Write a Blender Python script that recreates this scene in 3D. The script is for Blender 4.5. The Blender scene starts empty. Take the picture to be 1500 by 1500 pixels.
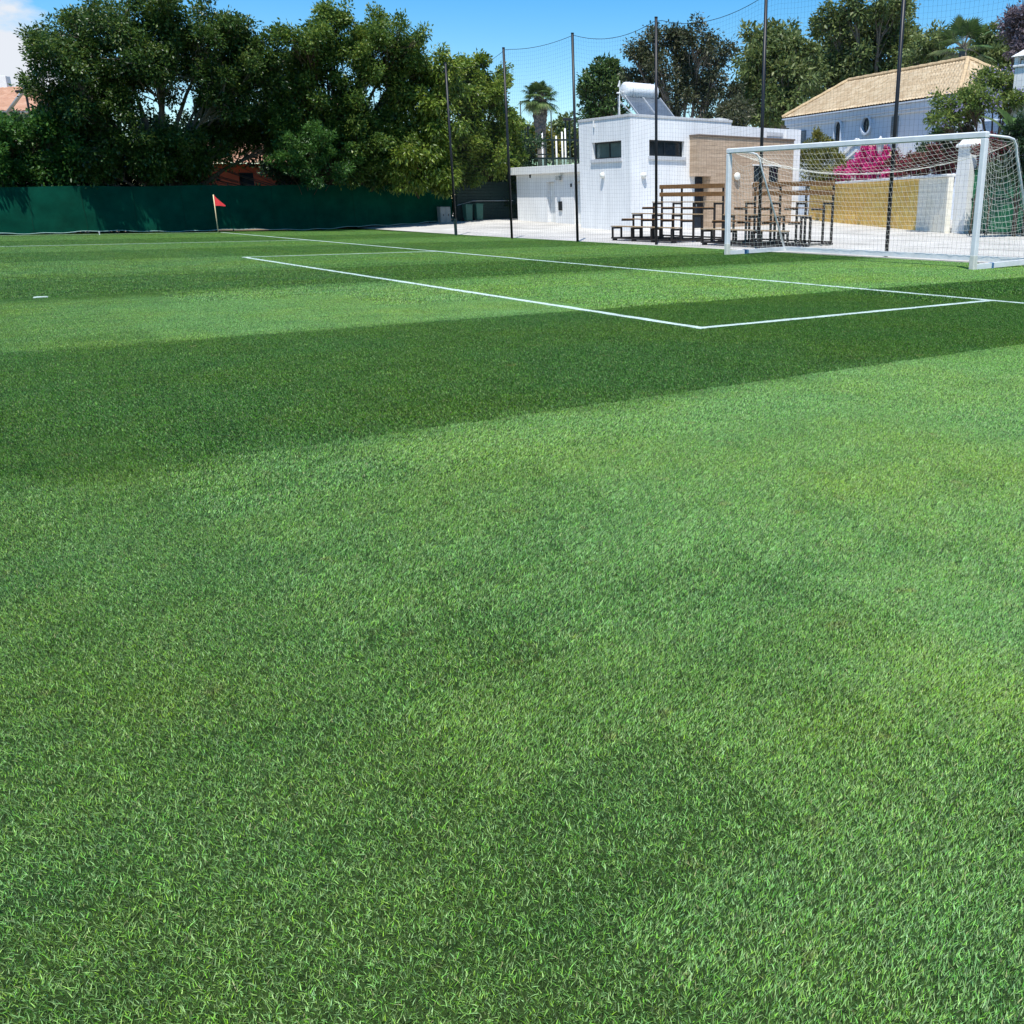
import bpy, math, random
import numpy as np
from mathutils import Vector, Matrix

rng = np.random.default_rng(7)
random.seed(7)
S = bpy.context.scene
COL = S.collection
R = math.radians

# ------------------------------------------------------------------ camera
# world axes: +X runs from the pitch over the goal line (N), +Y along the goal line away from us (T)
CAM_F, CAM_CX, CAM_CY, CAM_HY, CAM_H = 1413.0, 965.0, 750.0, 299.0, 1.25
PITCH = math.atan((CAM_CY - CAM_HY) / CAM_F)
cd = bpy.data.cameras.new("camera")
cam = bpy.data.objects.new("camera", cd)
COL.objects.link(cam)
cam.location = (0, 0, CAM_H)
cam.rotation_euler = (math.pi / 2 - PITCH, 0, -math.atan2(.6, .8))
cd.sensor_width = 36
cd.lens = 36 * CAM_F / 1500
cd.shift_x = (750 - CAM_CX) / 1500
cd.clip_start = .05
cd.clip_end = 3000
S.camera = cam

# ------------------------------------------------------------------ light
SUN = Vector((-.26, -.33, 1.0)).normalized()          # direction towards the sun
SUN_EL = math.asin(SUN.z)
w = bpy.data.worlds.new("World")
S.world = w
w.use_nodes = True
nt = w.node_tree
bg = nt.nodes["Background"]
sky = nt.nodes.new("ShaderNodeTexSky")
sky.sky_type = 'NISHITA'
sky.sun_disc = False
sky.sun_elevation = SUN_EL
sky.sun_rotation = math.atan2(SUN.x, SUN.y)
sky.air_density = 1.0
sky.dust_density = 0.0
sky.ozone_density = 2.0
bg.inputs[1].default_value = .115
SKYMIX = (nt, sky, bg)
sl = bpy.data.lights.new("sun", 'SUN')
sl.energy = 5.0
sl.angle = R(.55)
sl.color = (1, .975, .925)
so = bpy.data.objects.new("sun", sl)
COL.objects.link(so)
so.location = (0, 0, 30)
so.rotation_euler = SUN.to_track_quat('Z', 'Y').to_euler()
S.view_settings.view_transform = 'Standard'
S.view_settings.look = 'None'
S.view_settings.exposure = .34
S.view_settings.gamma = 1

# a cumulus bank low in the sky, far to the left (part of the sky itself)
def cam_ray(u, v):
    x = (u - CAM_CX) / CAM_F
    y = -(v - CAM_CY) / CAM_F
    Y = math.cos(PITCH) + math.sin(PITCH) * y
    Z = -math.sin(PITCH) + math.cos(PITCH) * y
    return np.array([.8 * x + .6 * Y, -.6 * x + .8 * Y, Z])

def clouds():
    N = nt.nodes.new
    L = nt.links.new
    tc = N("ShaderNodeTexCoord")
    nz = N("ShaderNodeTexNoise")
    nz.inputs["Scale"].default_value = 9
    nz.inputs["Detail"].default_value = 9
    nz.inputs["Roughness"].default_value = .62
    mp = N("ShaderNodeMapping")
    mp.inputs["Scale"].default_value = (1, 1, 2.2)
    L(tc.outputs["Generated"], mp.inputs[0])
    L(mp.outputs[0], nz.inputs["Vector"])
    d = cam_ray(-25, 120)
    d = d / np.linalg.norm(d)
    dist = N("ShaderNodeVectorMath")
    dist.operation = 'DISTANCE'
    L(tc.outputs["Generated"], dist.inputs[0])
    dist.inputs[1].default_value = tuple(d)
    mr = N("ShaderNodeMapRange")
    mr.inputs[1].default_value = .02
    mr.inputs[2].default_value = .11
    mr.inputs[3].default_value = .42
    mr.inputs[4].default_value = -.40
    L(dist.outputs["Value"], mr.inputs[0])
    ad = N("ShaderNodeMath")
    L(nz.outputs["Fac"], ad.inputs[0])
    L(mr.outputs[0], ad.inputs[1])
    cr = N("ShaderNodeMapRange")
    cr.inputs[1].default_value = .46
    cr.inputs[2].default_value = .66
    L(ad.outputs[0], cr.inputs[0])
    # lively blue of the photograph's sky
    hs = N("ShaderNodeHueSaturation")
    hs.inputs["Saturation"].default_value = 1.55
    hs.inputs["Value"].default_value = 1.12
    L(sky.outputs[0], hs.inputs["Color"])
    mx = N("ShaderNodeMixRGB")
    L(cr.outputs[0], mx.inputs[0])
    L(hs.outputs[0], mx.inputs[1])
    mx.inputs[2].default_value = (5.6, 5.9, 6.4, 1)
    L(mx.outputs[0], bg.inputs[0])
clouds()

# ------------------------------------------------------------------ helpers
def P(u, v, D=None, T=None, X=None, Z=None):
    """the world point seen at photo pixel (u, v) at ground distance D ahead, or on the plane y=T, x=X or z=Z"""
    r = cam_ray(u, v)
    if D is not None: t = D / (.6 * r[0] + .8 * r[1])
    elif T is not None: t = T / r[1]
    elif X is not None: t = X / r[0]
    else: t = (Z - CAM_H) / r[2]
    return np.array([0, 0, CAM_H]) + r * t

def sst(x): 
    x = np.clip(x, 0, 1)
    return x * x * (3 - 2 * x)

def tz(n, t):
    n = np.asarray(n, float); t = np.asarray(t, float)
    z = .022 * np.maximum(0, n - 18.75)
    z = z + .02 * np.maximum(0, t - 36) * np.clip((n - 17) / 8, 0, 1)
    z = np.minimum(z, .62)
    return z

def tag(o, label=None, cat=None, group=None, kind=None):
    if label: o["label"] = label
    if cat: o["category"] = cat
    if group: o["group"] = group
    if kind: o["kind"] = kind
    return o

def empty(name, loc=(0, 0, 0), rz=0, label=None, cat=None, group=None):
    o = bpy.data.objects.new(name, None)
    COL.objects.link(o)
    o.location = loc
    o.rotation_euler = (0, 0, rz)
    o.empty_display_size = .2
    return tag(o, label, cat, group)

def link_mesh(name, verts, faces, mat, parent=None, smooth=False, attr=None):
    me = bpy.data.meshes.new(name)
    me.from_pydata([tuple(map(float, v)) for v in verts], [], faces)
    me.update()
    if smooth:
        me.polygons.foreach_set("use_smooth", [True] * len(me.polygons))
    if mat: me.materials.append(mat)
    o = bpy.data.objects.new(name, me)
    COL.objects.link(o)
    if parent: o.parent = parent
    return o

def np_mesh(name, V, F, mat, parent=None, tint=None):
    """fast mesh from arrays; F is (n,3) or (n,4); tint a per-vertex float"""
    me = bpy.data.meshes.new(name)
    k = F.shape[1]
    me.vertices.add(len(V))
    me.vertices.foreach_set("co", np.ascontiguousarray(V, dtype=np.float32).ravel())
    me.loops.add(F.size)
    me.loops.foreach_set("vertex_index", np.ascontiguousarray(F, dtype=np.int32).ravel())
    me.polygons.add(len(F))
    me.polygons.foreach_set("loop_start", np.arange(0, F.size, k, dtype=np.int32))
    me.polygons.foreach_set("loop_total", np.full(len(F), k, dtype=np.int32))
    me.update(calc_edges=True)
    if tint is not None:
        a = me.attributes.new("tint", 'FLOAT', 'POINT')
        a.data.foreach_set("value", np.ascontiguousarray(tint, dtype=np.float32))
    if mat: me.materials.append(mat)
    o = bpy.data.objects.new(name, me)
    COL.objects.link(o)
    if parent: o.parent = parent
    return o

class MB:
    def __init__(s): s.v = []; s.f = []
    def add(s, vs, fs):
        b = len(s.v)
        s.v += [tuple(map(float, x)) for x in vs]
        s.f += [tuple(i + b for i in f) for f in fs]
        return s
    def box(s, x0, x1, y0, y1, z0, z1, bev=0):
        if bev <= 0:
            vs = [(x, y, z) for z in (z0, z1) for x, y in ((x0, y0), (x1, y0), (x1, y1), (x0, y1))]
            return s.add(vs, [(3, 2, 1, 0), (4, 5, 6, 7), (0, 1, 5, 4), (1, 2, 6, 5), (2, 3, 7, 6), (3, 0, 4, 7)])
        b = bev
        rings = []
        for z, i in ((z0, b), (z0 + b, 0), (z1 - b, 0), (z1, b)):
            pts = []
            X0, X1, Y0, Y1 = x0 + i, x1 - i, y0 + i, y1 - i
            pts += [(X0 + b, Y0, z), (X1 - b, Y0, z), (X1, Y0 + b, z), (X1, Y1 - b, z), (X1 - b, Y1, z), (X0 + b, Y1, z), (X0, Y1 - b, z), (X0, Y0 + b, z)]
            rings.append(pts)
        vs = sum(rings, [])
        fs = [tuple(range(7, -1, -1)), tuple(range(24, 32))]
        for r in range(3):
            for k in range(8):
                a = r * 8 + k; c = r * 8 + (k + 1) % 8
                fs.append((a, c, c + 8, a + 8))
        return s.add(vs, fs)
    def tube(s, pts, r, n=8, square=False, caps=True):
        pts = [np.array(p, float) for p in pts]
        rad = r if isinstance(r, (list, tuple, np.ndarray)) else [r] * len(pts)
        if square: n = 4
        b = len(s.v)
        up = None
        for i, p in enumerate(pts):
            if i == 0: t = pts[1] - p
            elif i == len(pts) - 1: t = p - pts[i - 1]
            else: t = pts[i + 1] - pts[i - 1]
            t = t / (np.linalg.norm(t) + 1e-9)
            if up is None:
                a = np.array([0, 0, 1.]) if abs(t[2]) < .9 else np.array([1., 0, 0])
            else:
                a = up
            x = np.cross(a, t); x /= np.linalg.norm(x) + 1e-9
            y = np.cross(t, x)
            up = y
            for k in range(n):
                an = 2 * math.pi * (k + (.5 if square else 0)) / n
                rr = rad[i] * (1.414 if square else 1)
                s.v.append(tuple(p + (x * math.cos(an) + y * math.sin(an)) * rr))
        m = len(pts)
        for i in range(m - 1):
            for k in range(n):
                a = b + i * n + k; c = b + i * n + (k + 1) % n
                s.f.append((a, c, c + n, a + n))
        if caps:
            s.f.append(tuple(b + k for k in range(n - 1, -1, -1)))
            s.f.append(tuple(b + (m - 1) * n + k for k in range(n)))
        return s
    def lathe(s, c, prof, n=20, axis=2):
        b = len(s.v)
        for (r, h) in prof:
            for k in range(n):
                a = 2 * math.pi * k / n
                p = [r * math.cos(a), r * math.sin(a)]
                q = {2: (p[0], p[1], h), 0: (h, p[0], p[1]), 1: (p[0], h, p[1])}[axis]
                s.v.append((c[0] + q[0], c[1] + q[1], c[2] + q[2]))
        for i in range(len(prof) - 1):
            for k in range(n):
                a = b + i * n + k; d = b + i * n + (k + 1) % n
                s.f.append((a, d, d + n, a + n))
        s.f.append(tuple(b + k for k in range(n - 1, -1, -1)))
        s.f.append(tuple(b + (len(prof) - 1) * n + k for k in range(n)))
        return s
    def build(s, name, mat, parent=None, smooth=False):
        return link_mesh(name, s.v, s.f, mat, parent, smooth)

# ------------------------------------------------------------------ materials
def mat(name, col, rough=.6, var=.12, scale=6., bump=0., bscale=60., metal=0., spec=.35, col2=None, stretch=None):
    m = bpy.data.materials.new(name)
    m.use_nodes = True
    t = m.node_tree
    b = t.nodes["Principled BSDF"]
    b.inputs["Roughness"].default_value = rough
    b.inputs["Metallic"].default_value = metal
    b.inputs["Specular IOR Level"].default_value = spec
    g = t.nodes.new("ShaderNodeNewGeometry")
    nz = t.nodes.new("ShaderNodeTexNoise")
    nz.inputs["Scale"].default_value = scale
    nz.inputs["Detail"].default_value = 6
    nz.inputs["Roughness"].default_value = .65
    vec = g.outputs["Position"]
    if stretch:
        mp = t.nodes.new("ShaderNodeMapping")
        mp.inputs["Scale"].default_value = stretch
        t.links.new(vec, mp.inputs[0])
        vec = mp.outputs[0]
    t.links.new(vec, nz.inputs["Vector"])
    r = t.nodes.new("ShaderNodeValToRGB")
    r.color_ramp.elements[0].position = .3
    r.color_ramp.elements[1].position = .7
    lo = [c * (1 - var) for c in col]
    hi = [min(1, c * (1 + var)) for c in col] if col2 is None else col2
    r.color_ramp.elements[0].color = (*lo, 1)
    r.color_ramp.elements[1].color = (*hi, 1)
    t.links.new(nz.outputs["Fac"], r.inputs[0])
    t.links.new(r.outputs[0], b.inputs["Base Color"])
    if bump > 0:
        n2 = t.nodes.new("ShaderNodeTexNoise")
        n2.inputs["Scale"].default_value = bscale
        n2.inputs["Detail"].default_value = 4
        t.links.new(g.outputs["Position"], n2.inputs["Vector"])
        bp = t.nodes.new("ShaderNodeBump")
        bp.inputs["Strength"].default_value = bump
        bp.inputs["Distance"].default_value = .02
        t.links.new(n2.outputs["Fac"], bp.inputs["Height"])
        t.links.new(bp.outputs[0], b.inputs["Normal"])
    return m

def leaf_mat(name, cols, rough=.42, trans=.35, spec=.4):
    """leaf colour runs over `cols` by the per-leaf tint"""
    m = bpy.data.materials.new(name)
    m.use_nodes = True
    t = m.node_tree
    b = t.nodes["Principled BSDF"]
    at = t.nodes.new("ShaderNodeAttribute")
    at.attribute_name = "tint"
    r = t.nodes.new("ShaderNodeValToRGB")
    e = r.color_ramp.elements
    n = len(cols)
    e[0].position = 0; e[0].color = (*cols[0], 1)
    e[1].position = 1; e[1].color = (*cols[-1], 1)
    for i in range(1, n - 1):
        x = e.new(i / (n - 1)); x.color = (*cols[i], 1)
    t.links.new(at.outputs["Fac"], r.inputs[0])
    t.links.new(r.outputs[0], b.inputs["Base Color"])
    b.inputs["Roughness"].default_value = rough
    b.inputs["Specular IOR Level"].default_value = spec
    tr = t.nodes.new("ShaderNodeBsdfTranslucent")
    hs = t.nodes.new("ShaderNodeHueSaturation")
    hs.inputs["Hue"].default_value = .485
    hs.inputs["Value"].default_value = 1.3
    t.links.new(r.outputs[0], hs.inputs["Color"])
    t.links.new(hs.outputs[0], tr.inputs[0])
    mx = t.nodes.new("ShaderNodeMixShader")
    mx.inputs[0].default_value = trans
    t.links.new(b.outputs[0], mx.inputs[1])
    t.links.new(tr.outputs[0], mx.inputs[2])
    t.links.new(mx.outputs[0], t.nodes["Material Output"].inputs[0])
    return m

M = {}
M['white_wall'] = mat("white_render", (.78, .78, .775), .8, .085, 2.2, .25, 40, stretch=(1.2, 1.2, .25))
M['white_trim'] = mat("white_trim", (.74, .74, .72), .7, .07, 3, .1, 40)
M['coping'] = mat("coping_stone", (.55, .55, .55), .8, .12, 4, .2, 40)
M['sill'] = mat("stone_sill", (.52, .53, .55), .75, .1, 8, .1, 60)
M['goal_white'] = mat("goal_white_paint", (.74, .75, .74), .35, .10, 3.5, 0, spec=.5)
M['goal_scuff'] = mat("goal_scuffed_paint", (.66, .65, .56), .5, .12, 14, .1, 60)
M['net_cord'] = mat("white_net_cord", (.78, .77, .68), .8, .05, 20)
M['black_metal'] = mat("black_powder_coat", (.012, .013, .016), .45, .2, 8)
M['black_net'] = mat("black_net_cord", (.012, .016, .022), .8, .1, 20)
M['dark_steel'] = mat("dark_brown_steel", (.022, .017, .015), .5, .2, 10)
M['wood'] = mat("oiled_plank", (.21, .10, .035), .55, .25, 5, .2, 80, stretch=(9, .8, 9), col2=(.30, .16, .06))
M['wood_end'] = mat("weathered_plank", (.30, .20, .105), .6, .2, 5, .2, 80, stretch=(9, .8, 9), col2=(.45, .32, .18))
M['frame_dark'] = mat("dark_aluminium", (.018, .022, .025), .4, .1, 5)
M['yellow_post'] = mat("pale_flag_pole", (.72, .62, .36), .5, .06, 10)
M['red_flag'] = mat("red_flag_cloth", (.75, .05, .055), .7, .1, 12)
M['steel'] = mat("galvanised_steel", (.55, .57, .58), .4, .1, 9, metal=.6)
M['tank'] = mat("white_tank_enamel", (.78, .79, .79), .3, .03, 3, spec=.5)
M['brick_red'] = mat("red_ochre_render", (.36, .075, .028), .85, .12, 1.5, .2, 40)
M['salmon'] = mat("salmon_render", (.58, .28, .19), .85, .08, 1.5)
M['white_house'] = mat("shade_blue_whitewash", (.64, .70, .78), .85, .05, 1.0, .15, 30)  # blue cast of the shaded facade is mixed into the whitewash colour
M['yellow_wall'] = mat("yellow_painted_block", (.62, .40, .10), .85, .10, 2.0, .2, 50, col2=(.72, .48, .15))
M['cream_wall'] = mat("cream_painted_block", (.70, .66, .54), .85, .08, 2.0, .2, 50)
M['green_gate'] = mat("green_gate_paint", (.014, .135, .058), .45, .2, 3, 0)
M['bin_green'] = mat("green_plastic", (.03, .12, .09), .5, .1, 5)
M['bin_grey'] = mat("grey_plastic", (.25, .27, .26), .5, .1, 5)
M['slat_green'] = mat("dark_green_slat", (.018, .045, .038), .6, .2, 6)
M['court_steel'] = mat("dark_green_steel", (.012, .028, .026), .5, .15, 6)
M['bark'] = mat("grey_bark", (.19, .165, .135), .9, .25, 8, .6, 30, stretch=(4, 4, 1))
M['bark_dark'] = mat("brown_bark", (.10, .07, .05), .9, .3, 8, .6, 30, stretch=(4, 4, 1))
M['palm_skirt'] = mat("dry_palm_skirt", (.13, .115, .10), .9, .35, 9, .8, 25, stretch=(8, 8, .7), col2=(.27, .24, .20))
M['lamp_white'] = mat("lamp_glass", (.80, .79, .72), .3, .03, 8)

def glass_mat(name, col, rough=.05):
    m = bpy.data.materials.new(name)
    m.use_nodes = True
    t = m.node_tree
    b = t.nodes["Principled BSDF"]
    g = t.nodes.new("ShaderNodeNewGeometry")
    nz = t.nodes.new("ShaderNodeTexNoise")
    nz.inputs["Scale"].default_value = 1.6
    t.links.new(g.outputs["Position"], nz.inputs["Vector"])
    r = t.nodes.new("ShaderNodeValToRGB")
    r.color_ramp.elements[0].color = (*[c * .6 for c in col], 1)
    r.color_ramp.elements[1].color = (*[c * 1.4 for c in col], 1)
    t.links.new(nz.outputs["Fac"], r.inputs[0])
    t.links.new(r.outputs[0], b.inputs["Base Color"])
    b.inputs["Roughness"].default_value = rough
    b.inputs["Specular IOR Level"].default_value = .5
    return m
M['pane_grey'] = glass_mat("frosted_pane", (.10, .14, .13), .12)
M['pane_dark'] = glass_mat("dark_pane", (.012, .02, .025), .06)
M['solar'] = glass_mat("solar_glass", (.10, .12, .145), .12)

# tan cladding laid in courses
def cladding_mat():
    m = bpy.data.materials.new("tan_stone_cladding")
    m.use_nodes = True
    t = m.node_tree
    b = t.nodes["Principled BSDF"]
    b.inputs["Roughness"].default_value = .75
    g = t.nodes.new("ShaderNodeNewGeometry")
    sp = t.nodes.new("ShaderNodeSeparateXYZ")
    t.links.new(g.outputs["Position"], sp.inputs[0])
    ad = t.nodes.new("ShaderNodeMath"); ad.operation = 'SUBTRACT'
    t.links.new(sp.outputs[0], ad.inputs[0]); t.links.new(sp.outputs[1], ad.inputs[1])
    cb = t.nodes.new("ShaderNodeCombineXYZ")
    t.links.new(ad.outputs[0], cb.inputs[0]); t.links.new(sp.outputs[2], cb.inputs[1])
    br = t.nodes.new("ShaderNodeTexBrick")
    br.inputs["Scale"].default_value = 1
    br.inputs["Brick Width"].default_value = 1.1
    br.inputs["Row Height"].default_value = .16
    br.inputs["Mortar Size"].default_value = .006
    br.inputs["Mortar Smooth"].default_value = .3
    br.inputs["Color1"].default_value = (.40, .285, .19, 1)
    br.inputs["Color2"].default_value = (.50, .37, .26, 1)
    br.inputs["Mortar"].default_value = (.24, .17, .11, 1)
    t.links.new(cb.outputs[0], br.inputs["Vector"])
    nz = t.nodes.new("ShaderNodeTexNoise")
    nz.inputs["Scale"].default_value = 5
    nz.inputs["Detail"].default_value = 8
    mp = t.nodes.new("ShaderNodeMapping"); mp.inputs["Scale"].default_value = (.7, .7, 7)
    t.links.new(g.outputs["Position"], mp.inputs[0]); t.links.new(mp.outputs[0], nz.inputs["Vector"])
    mx = t.nodes.new("ShaderNodeMixRGB"); mx.blend_type = 'OVERLAY'; mx.inputs[0].default_value = .45
    t.links.new(br.outputs[0], mx.inputs[1]); t.links.new(nz.outputs["Fac"], mx.inputs[2])
    t.links.new(mx.outputs[0], b.inputs["Base Color"])
    bp = t.nodes.new("ShaderNodeBump"); bp.inputs["Strength"].default_value = .4; bp.inputs["Distance"].default_value = .01
    t.links.new(br.outputs["Fac"], bp.inputs["Height"]); bp.invert = True
    t.links.new(bp.outputs[0], b.inputs["Normal"])
    return m
M['cladding'] = cladding_mat()

def block_mat(name, c1, c2, mortar, axis_mix=(1, 1), bw=.6, rh=.28):
    m = bpy.data.materials.new(name)
    m.use_nodes = True
    t = m.node_tree
    b = t.nodes["Principled BSDF"]
    b.inputs["Roughness"].default_value = .85
    g = t.nodes.new("ShaderNodeNewGeometry")
    sp = t.nodes.new("ShaderNodeSeparateXYZ")
    t.links.new(g.outputs["Position"], sp.inputs[0])
    cb = t.nodes.new("ShaderNodeCombineXYZ")
    t.links.new(sp.outputs[1], cb.inputs[0]); t.links.new(sp.outputs[2], cb.inputs[1])
    br = t.nodes.new("ShaderNodeTexBrick")
    br.inputs["Scale"].default_value = 1
    br.inputs["Brick Width"].default_value = bw
    br.inputs["Row Height"].default_value = rh
    br.inputs["Mortar Size"].default_value = .008
    br.inputs["Color1"].default_value = (*c1, 1)
    br.inputs["Color2"].default_value = (*c2, 1)
    br.inputs["Mortar"].default_value = (*mortar, 1)
    t.links.new(cb.outputs[0], br.inputs["Vector"])
    nz = t.nodes.new("ShaderNodeTexNoise")
    nz.inputs["Scale"].default_value = 2.2; nz.inputs["Detail"].default_value = 8
    t.links.new(g.outputs["Position"], nz.inputs["Vector"])
    mx = t.nodes.new("ShaderNodeMixRGB"); mx.blend_type = 'OVERLAY'; mx.inputs[0].default_value = .3
    t.links.new(br.outputs[0], mx.inputs[1]); t.links.new(nz.outputs["Fac"], mx.inputs[2])
    t.links.new(mx.outputs[0], b.inputs["Base Color"])
    bp = t.nodes.new("ShaderNodeBump"); bp.inputs["Strength"].default_value = .5; bp.inputs["Distance"].default_value = .01
    bp.invert = True
    t.links.new(br.outputs["Fac"], bp.inputs["Height"]); t.links.new(bp.outputs[0], b.inputs["Normal"])
    return m
M['yellow_block'] = block_mat("yellow_block", (.74, .46, .095), (.82, .54, .14), (.46, .28, .06))
M['cream_block'] = block_mat("cream_block", (.80, .75, .62), (.85, .80, .68), (.62, .57, .47))

def tile_mat(name, c1, c2, c3):
    m = bpy.data.materials.new(name)
    m.use_nodes = True
    t = m.node_tree
    b = t.nodes["Principled BSDF"]
    b.inputs["Roughness"].default_value = .8
    at = t.nodes.new("ShaderNodeAttribute"); at.attribute_name = "tint"
    g = t.nodes.new("ShaderNodeNewGeometry")
    nz = t.nodes.new("ShaderNodeTexNoise"); nz.inputs["Scale"].default_value = 3; nz.inputs["Detail"].default_value = 6
    t.links.new(g.outputs["Position"], nz.inputs["Vector"])
    ad = t.nodes.new("ShaderNodeMath"); ad.operation = 'ADD'
    ml = t.nodes.new("ShaderNodeMath"); ml.operation = 'MULTIPLY_ADD'; ml.inputs[1].default_value = .6; ml.inputs[2].default_value = -.3
    t.links.new(nz.outputs["Fac"], ml.inputs[0])
    t.links.new(at.outputs["Fac"], ad.inputs[0]); t.links.new(ml.outputs[0], ad.inputs[1])
    r = t.nodes.new("ShaderNodeValToRGB")
    e = r.color_ramp.elements
    e[0].position = 0; e[0].color = (*c1, 1); e[1].position = 1; e[1].color = (*c3, 1)
    x = e.new(.5); x.color = (*c2, 1)
    t.links.new(ad.outputs[0], r.inputs[0]); t.links.new(r.outputs[0], b.inputs["Base Color"])
    return m
M['roof_pale'] = tile_mat("pale_roof_tile", (.36, .24, .13), (.56, .42, .26), (.70, .57, .39))
M['roof_red'] = tile_mat("terracotta_tile", (.28, .14, .08), (.40, .21, .13), (.50, .31, .21))

LINES = []   # (x0, x1, y0, y1) painted on the pitch, filled in below
XG, XA = 11.60, 6.52         # goal line, goal-area line
TA, TB, TC, TP = 7.95, 25.6, 49.0, 36.5
LW = .11
LINES += [(XG - LW / 2, XG + LW / 2, -25, TC + LW / 2), (XA - LW / 2, XA + LW / 2, TA - LW / 2, TB + LW / 2),
          (XA + LW / 2, XG - LW / 2, TA - LW / 2, TA + LW / 2), (XA + LW / 2, XG - LW / 2, TB - LW / 2, TB + LW / 2),
          (-4.9, XG - LW / 2, TP - LW / 2, TP + LW / 2), (-60, XG - LW / 2, TC - LW / 2, TC + LW / 2)]

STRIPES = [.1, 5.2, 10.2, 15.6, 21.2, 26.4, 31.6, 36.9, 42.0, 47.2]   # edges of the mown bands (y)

def grass_nodes(m, ground=False):
    """turf colour: mown bands with their sheen painted in, patches, dry spots and painted lines, all by place on the pitch"""
    m.use_nodes = True
    t = m.node_tree
    N = t.nodes.new; L = t.links.new
    b = t.nodes["Principled BSDF"]
    g = N("ShaderNodeNewGeometry")
    sp = N("ShaderNodeSeparateXYZ"); L(g.outputs["Position"], sp.inputs[0])
    def math_(op, a, b_=None, c=None):
        n = N("ShaderNodeMath"); n.operation = op
        for i, x in enumerate((a, b_, c)):
            if x is None: continue
            if isinstance(x, (int, float)): n.inputs[i].default_value = x
            else: L(x, n.inputs[i])
        return n.outputs[0]
    def noise(scale, detail=4, rough=.6, stretch=None):
        n = N("ShaderNodeTexNoise"); n.inputs["Scale"].default_value = scale
        n.inputs["Detail"].default_value = detail; n.inputs["Roughness"].default_value = rough
        v = g.outputs["Position"]
        if stretch:
            mp = N("ShaderNodeMapping"); mp.inputs["Scale"].default_value = stretch
            L(v, mp.inputs[0]); v = mp.outputs[0]
        L(v, n.inputs["Vector"])
        return n.outputs["Fac"]
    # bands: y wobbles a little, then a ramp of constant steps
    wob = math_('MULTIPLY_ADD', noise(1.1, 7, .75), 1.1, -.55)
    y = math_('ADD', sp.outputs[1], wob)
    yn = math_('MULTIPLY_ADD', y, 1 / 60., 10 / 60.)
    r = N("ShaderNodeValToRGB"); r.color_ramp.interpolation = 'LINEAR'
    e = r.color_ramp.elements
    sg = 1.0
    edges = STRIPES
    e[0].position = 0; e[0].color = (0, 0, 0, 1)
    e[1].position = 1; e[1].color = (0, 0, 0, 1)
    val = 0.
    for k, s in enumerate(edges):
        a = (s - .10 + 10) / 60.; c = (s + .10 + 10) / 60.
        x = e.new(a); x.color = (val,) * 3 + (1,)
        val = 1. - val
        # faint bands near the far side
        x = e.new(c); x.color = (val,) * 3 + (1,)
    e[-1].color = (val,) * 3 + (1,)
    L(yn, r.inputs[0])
    band = r.outputs[0]            # 0 = dark band, 1 = light band: mowing sheen put into the colour
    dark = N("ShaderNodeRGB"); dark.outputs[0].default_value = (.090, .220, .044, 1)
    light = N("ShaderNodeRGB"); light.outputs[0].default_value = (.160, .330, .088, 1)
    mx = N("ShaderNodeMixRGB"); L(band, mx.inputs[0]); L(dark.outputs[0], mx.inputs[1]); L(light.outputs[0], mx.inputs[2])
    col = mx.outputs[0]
    # the goal-area side is mown shorter and reads a deeper green
    def tint(col, fac, c, mode='MIX'):
        q = N("ShaderNodeMixRGB"); q.blend_type = mode
        if isinstance(fac, (int, float)): q.inputs[0].default_value = fac
        else: L(fac, q.inputs[0])
        L(col, q.inputs[1]); q.inputs[2].default_value = (*c, 1)
        return q.outputs[0]
    fd = N("ShaderNodeMapRange"); fd.inputs[1].default_value = 14; fd.inputs[2].default_value = 18; fd.inputs[4].default_value = .5
    L(sp.outputs[1], fd.inputs[0])
    col = tint(col, fd.outputs[0], (.118, .250, .060))
    mr = N("ShaderNodeMapRange"); mr.inputs[1].default_value = XA - .1; mr.inputs[2].default_value = XA + .3
    mr.inputs[3].default_value = 0; mr.inputs[4].default_value = .55
    L(sp.outputs[0], mr.inputs[0])
    col = tint(col, mr.outputs[0], (.86, .93, .62), 'MULTIPLY')
    # large soft patches, blue-green and yellow-green
    p1 = N("ShaderNodeMapRange"); p1.inputs[1].default_value = .42; p1.inputs[2].default_value = .66; L(noise(.55, 5, .6), p1.inputs[0])
    p1.inputs[4].default_value = .7
    col = tint(col, p1.outputs[0], (1.30, 1.04, .66), 'MULTIPLY')
    p2 = N("ShaderNodeMapRange"); p2.inputs[1].default_value = .46; p2.inputs[2].default_value = .68; L(noise(1.9, 5, .65, (1, 1.3, 1)), p2.inputs[0])
    p2.inputs[4].default_value = .75
    col = tint(col, p2.outputs[0], (.66, .76, .74), 'MULTIPLY')
    p3 = N("ShaderNodeMapRange"); p3.inputs[1].default_value = .63; p3.inputs[2].default_value = .74; L(noise(5.5, 4, .6), p3.inputs[0])
    p3.inputs[4].default_value = .5
    col = tint(col, p3.outputs[0], (.26, .22, .08))
    if not ground:
        at = N("ShaderNodeAttribute"); at.attribute_name = "tint"
        br = N("ShaderNodeMapRange"); br.inputs[3].default_value = .12; br.inputs[4].default_value = 2.1; L(at.outputs["Fac"], br.inputs[0])
        hs = N("ShaderNodeHueSaturation"); L(col, hs.inputs["Color"]); L(br.outputs[0], hs.inputs["Value"])
        hv = math_('FRACT', math_('MULTIPLY', at.outputs["Fac"], 37.))
        L(math_('MULTIPLY_ADD', hv, -.045, .516), hs.inputs["Hue"])
        L(math_('MULTIPLY_ADD', math_('FRACT', math_('MULTIPLY', at.outputs["Fac"], 91.)), .45, .77), hs.inputs["Saturation"])
        col = hs.outputs[0]
        dry = math_('GREATER_THAN', at.outputs["Fac"], .985)
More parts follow.
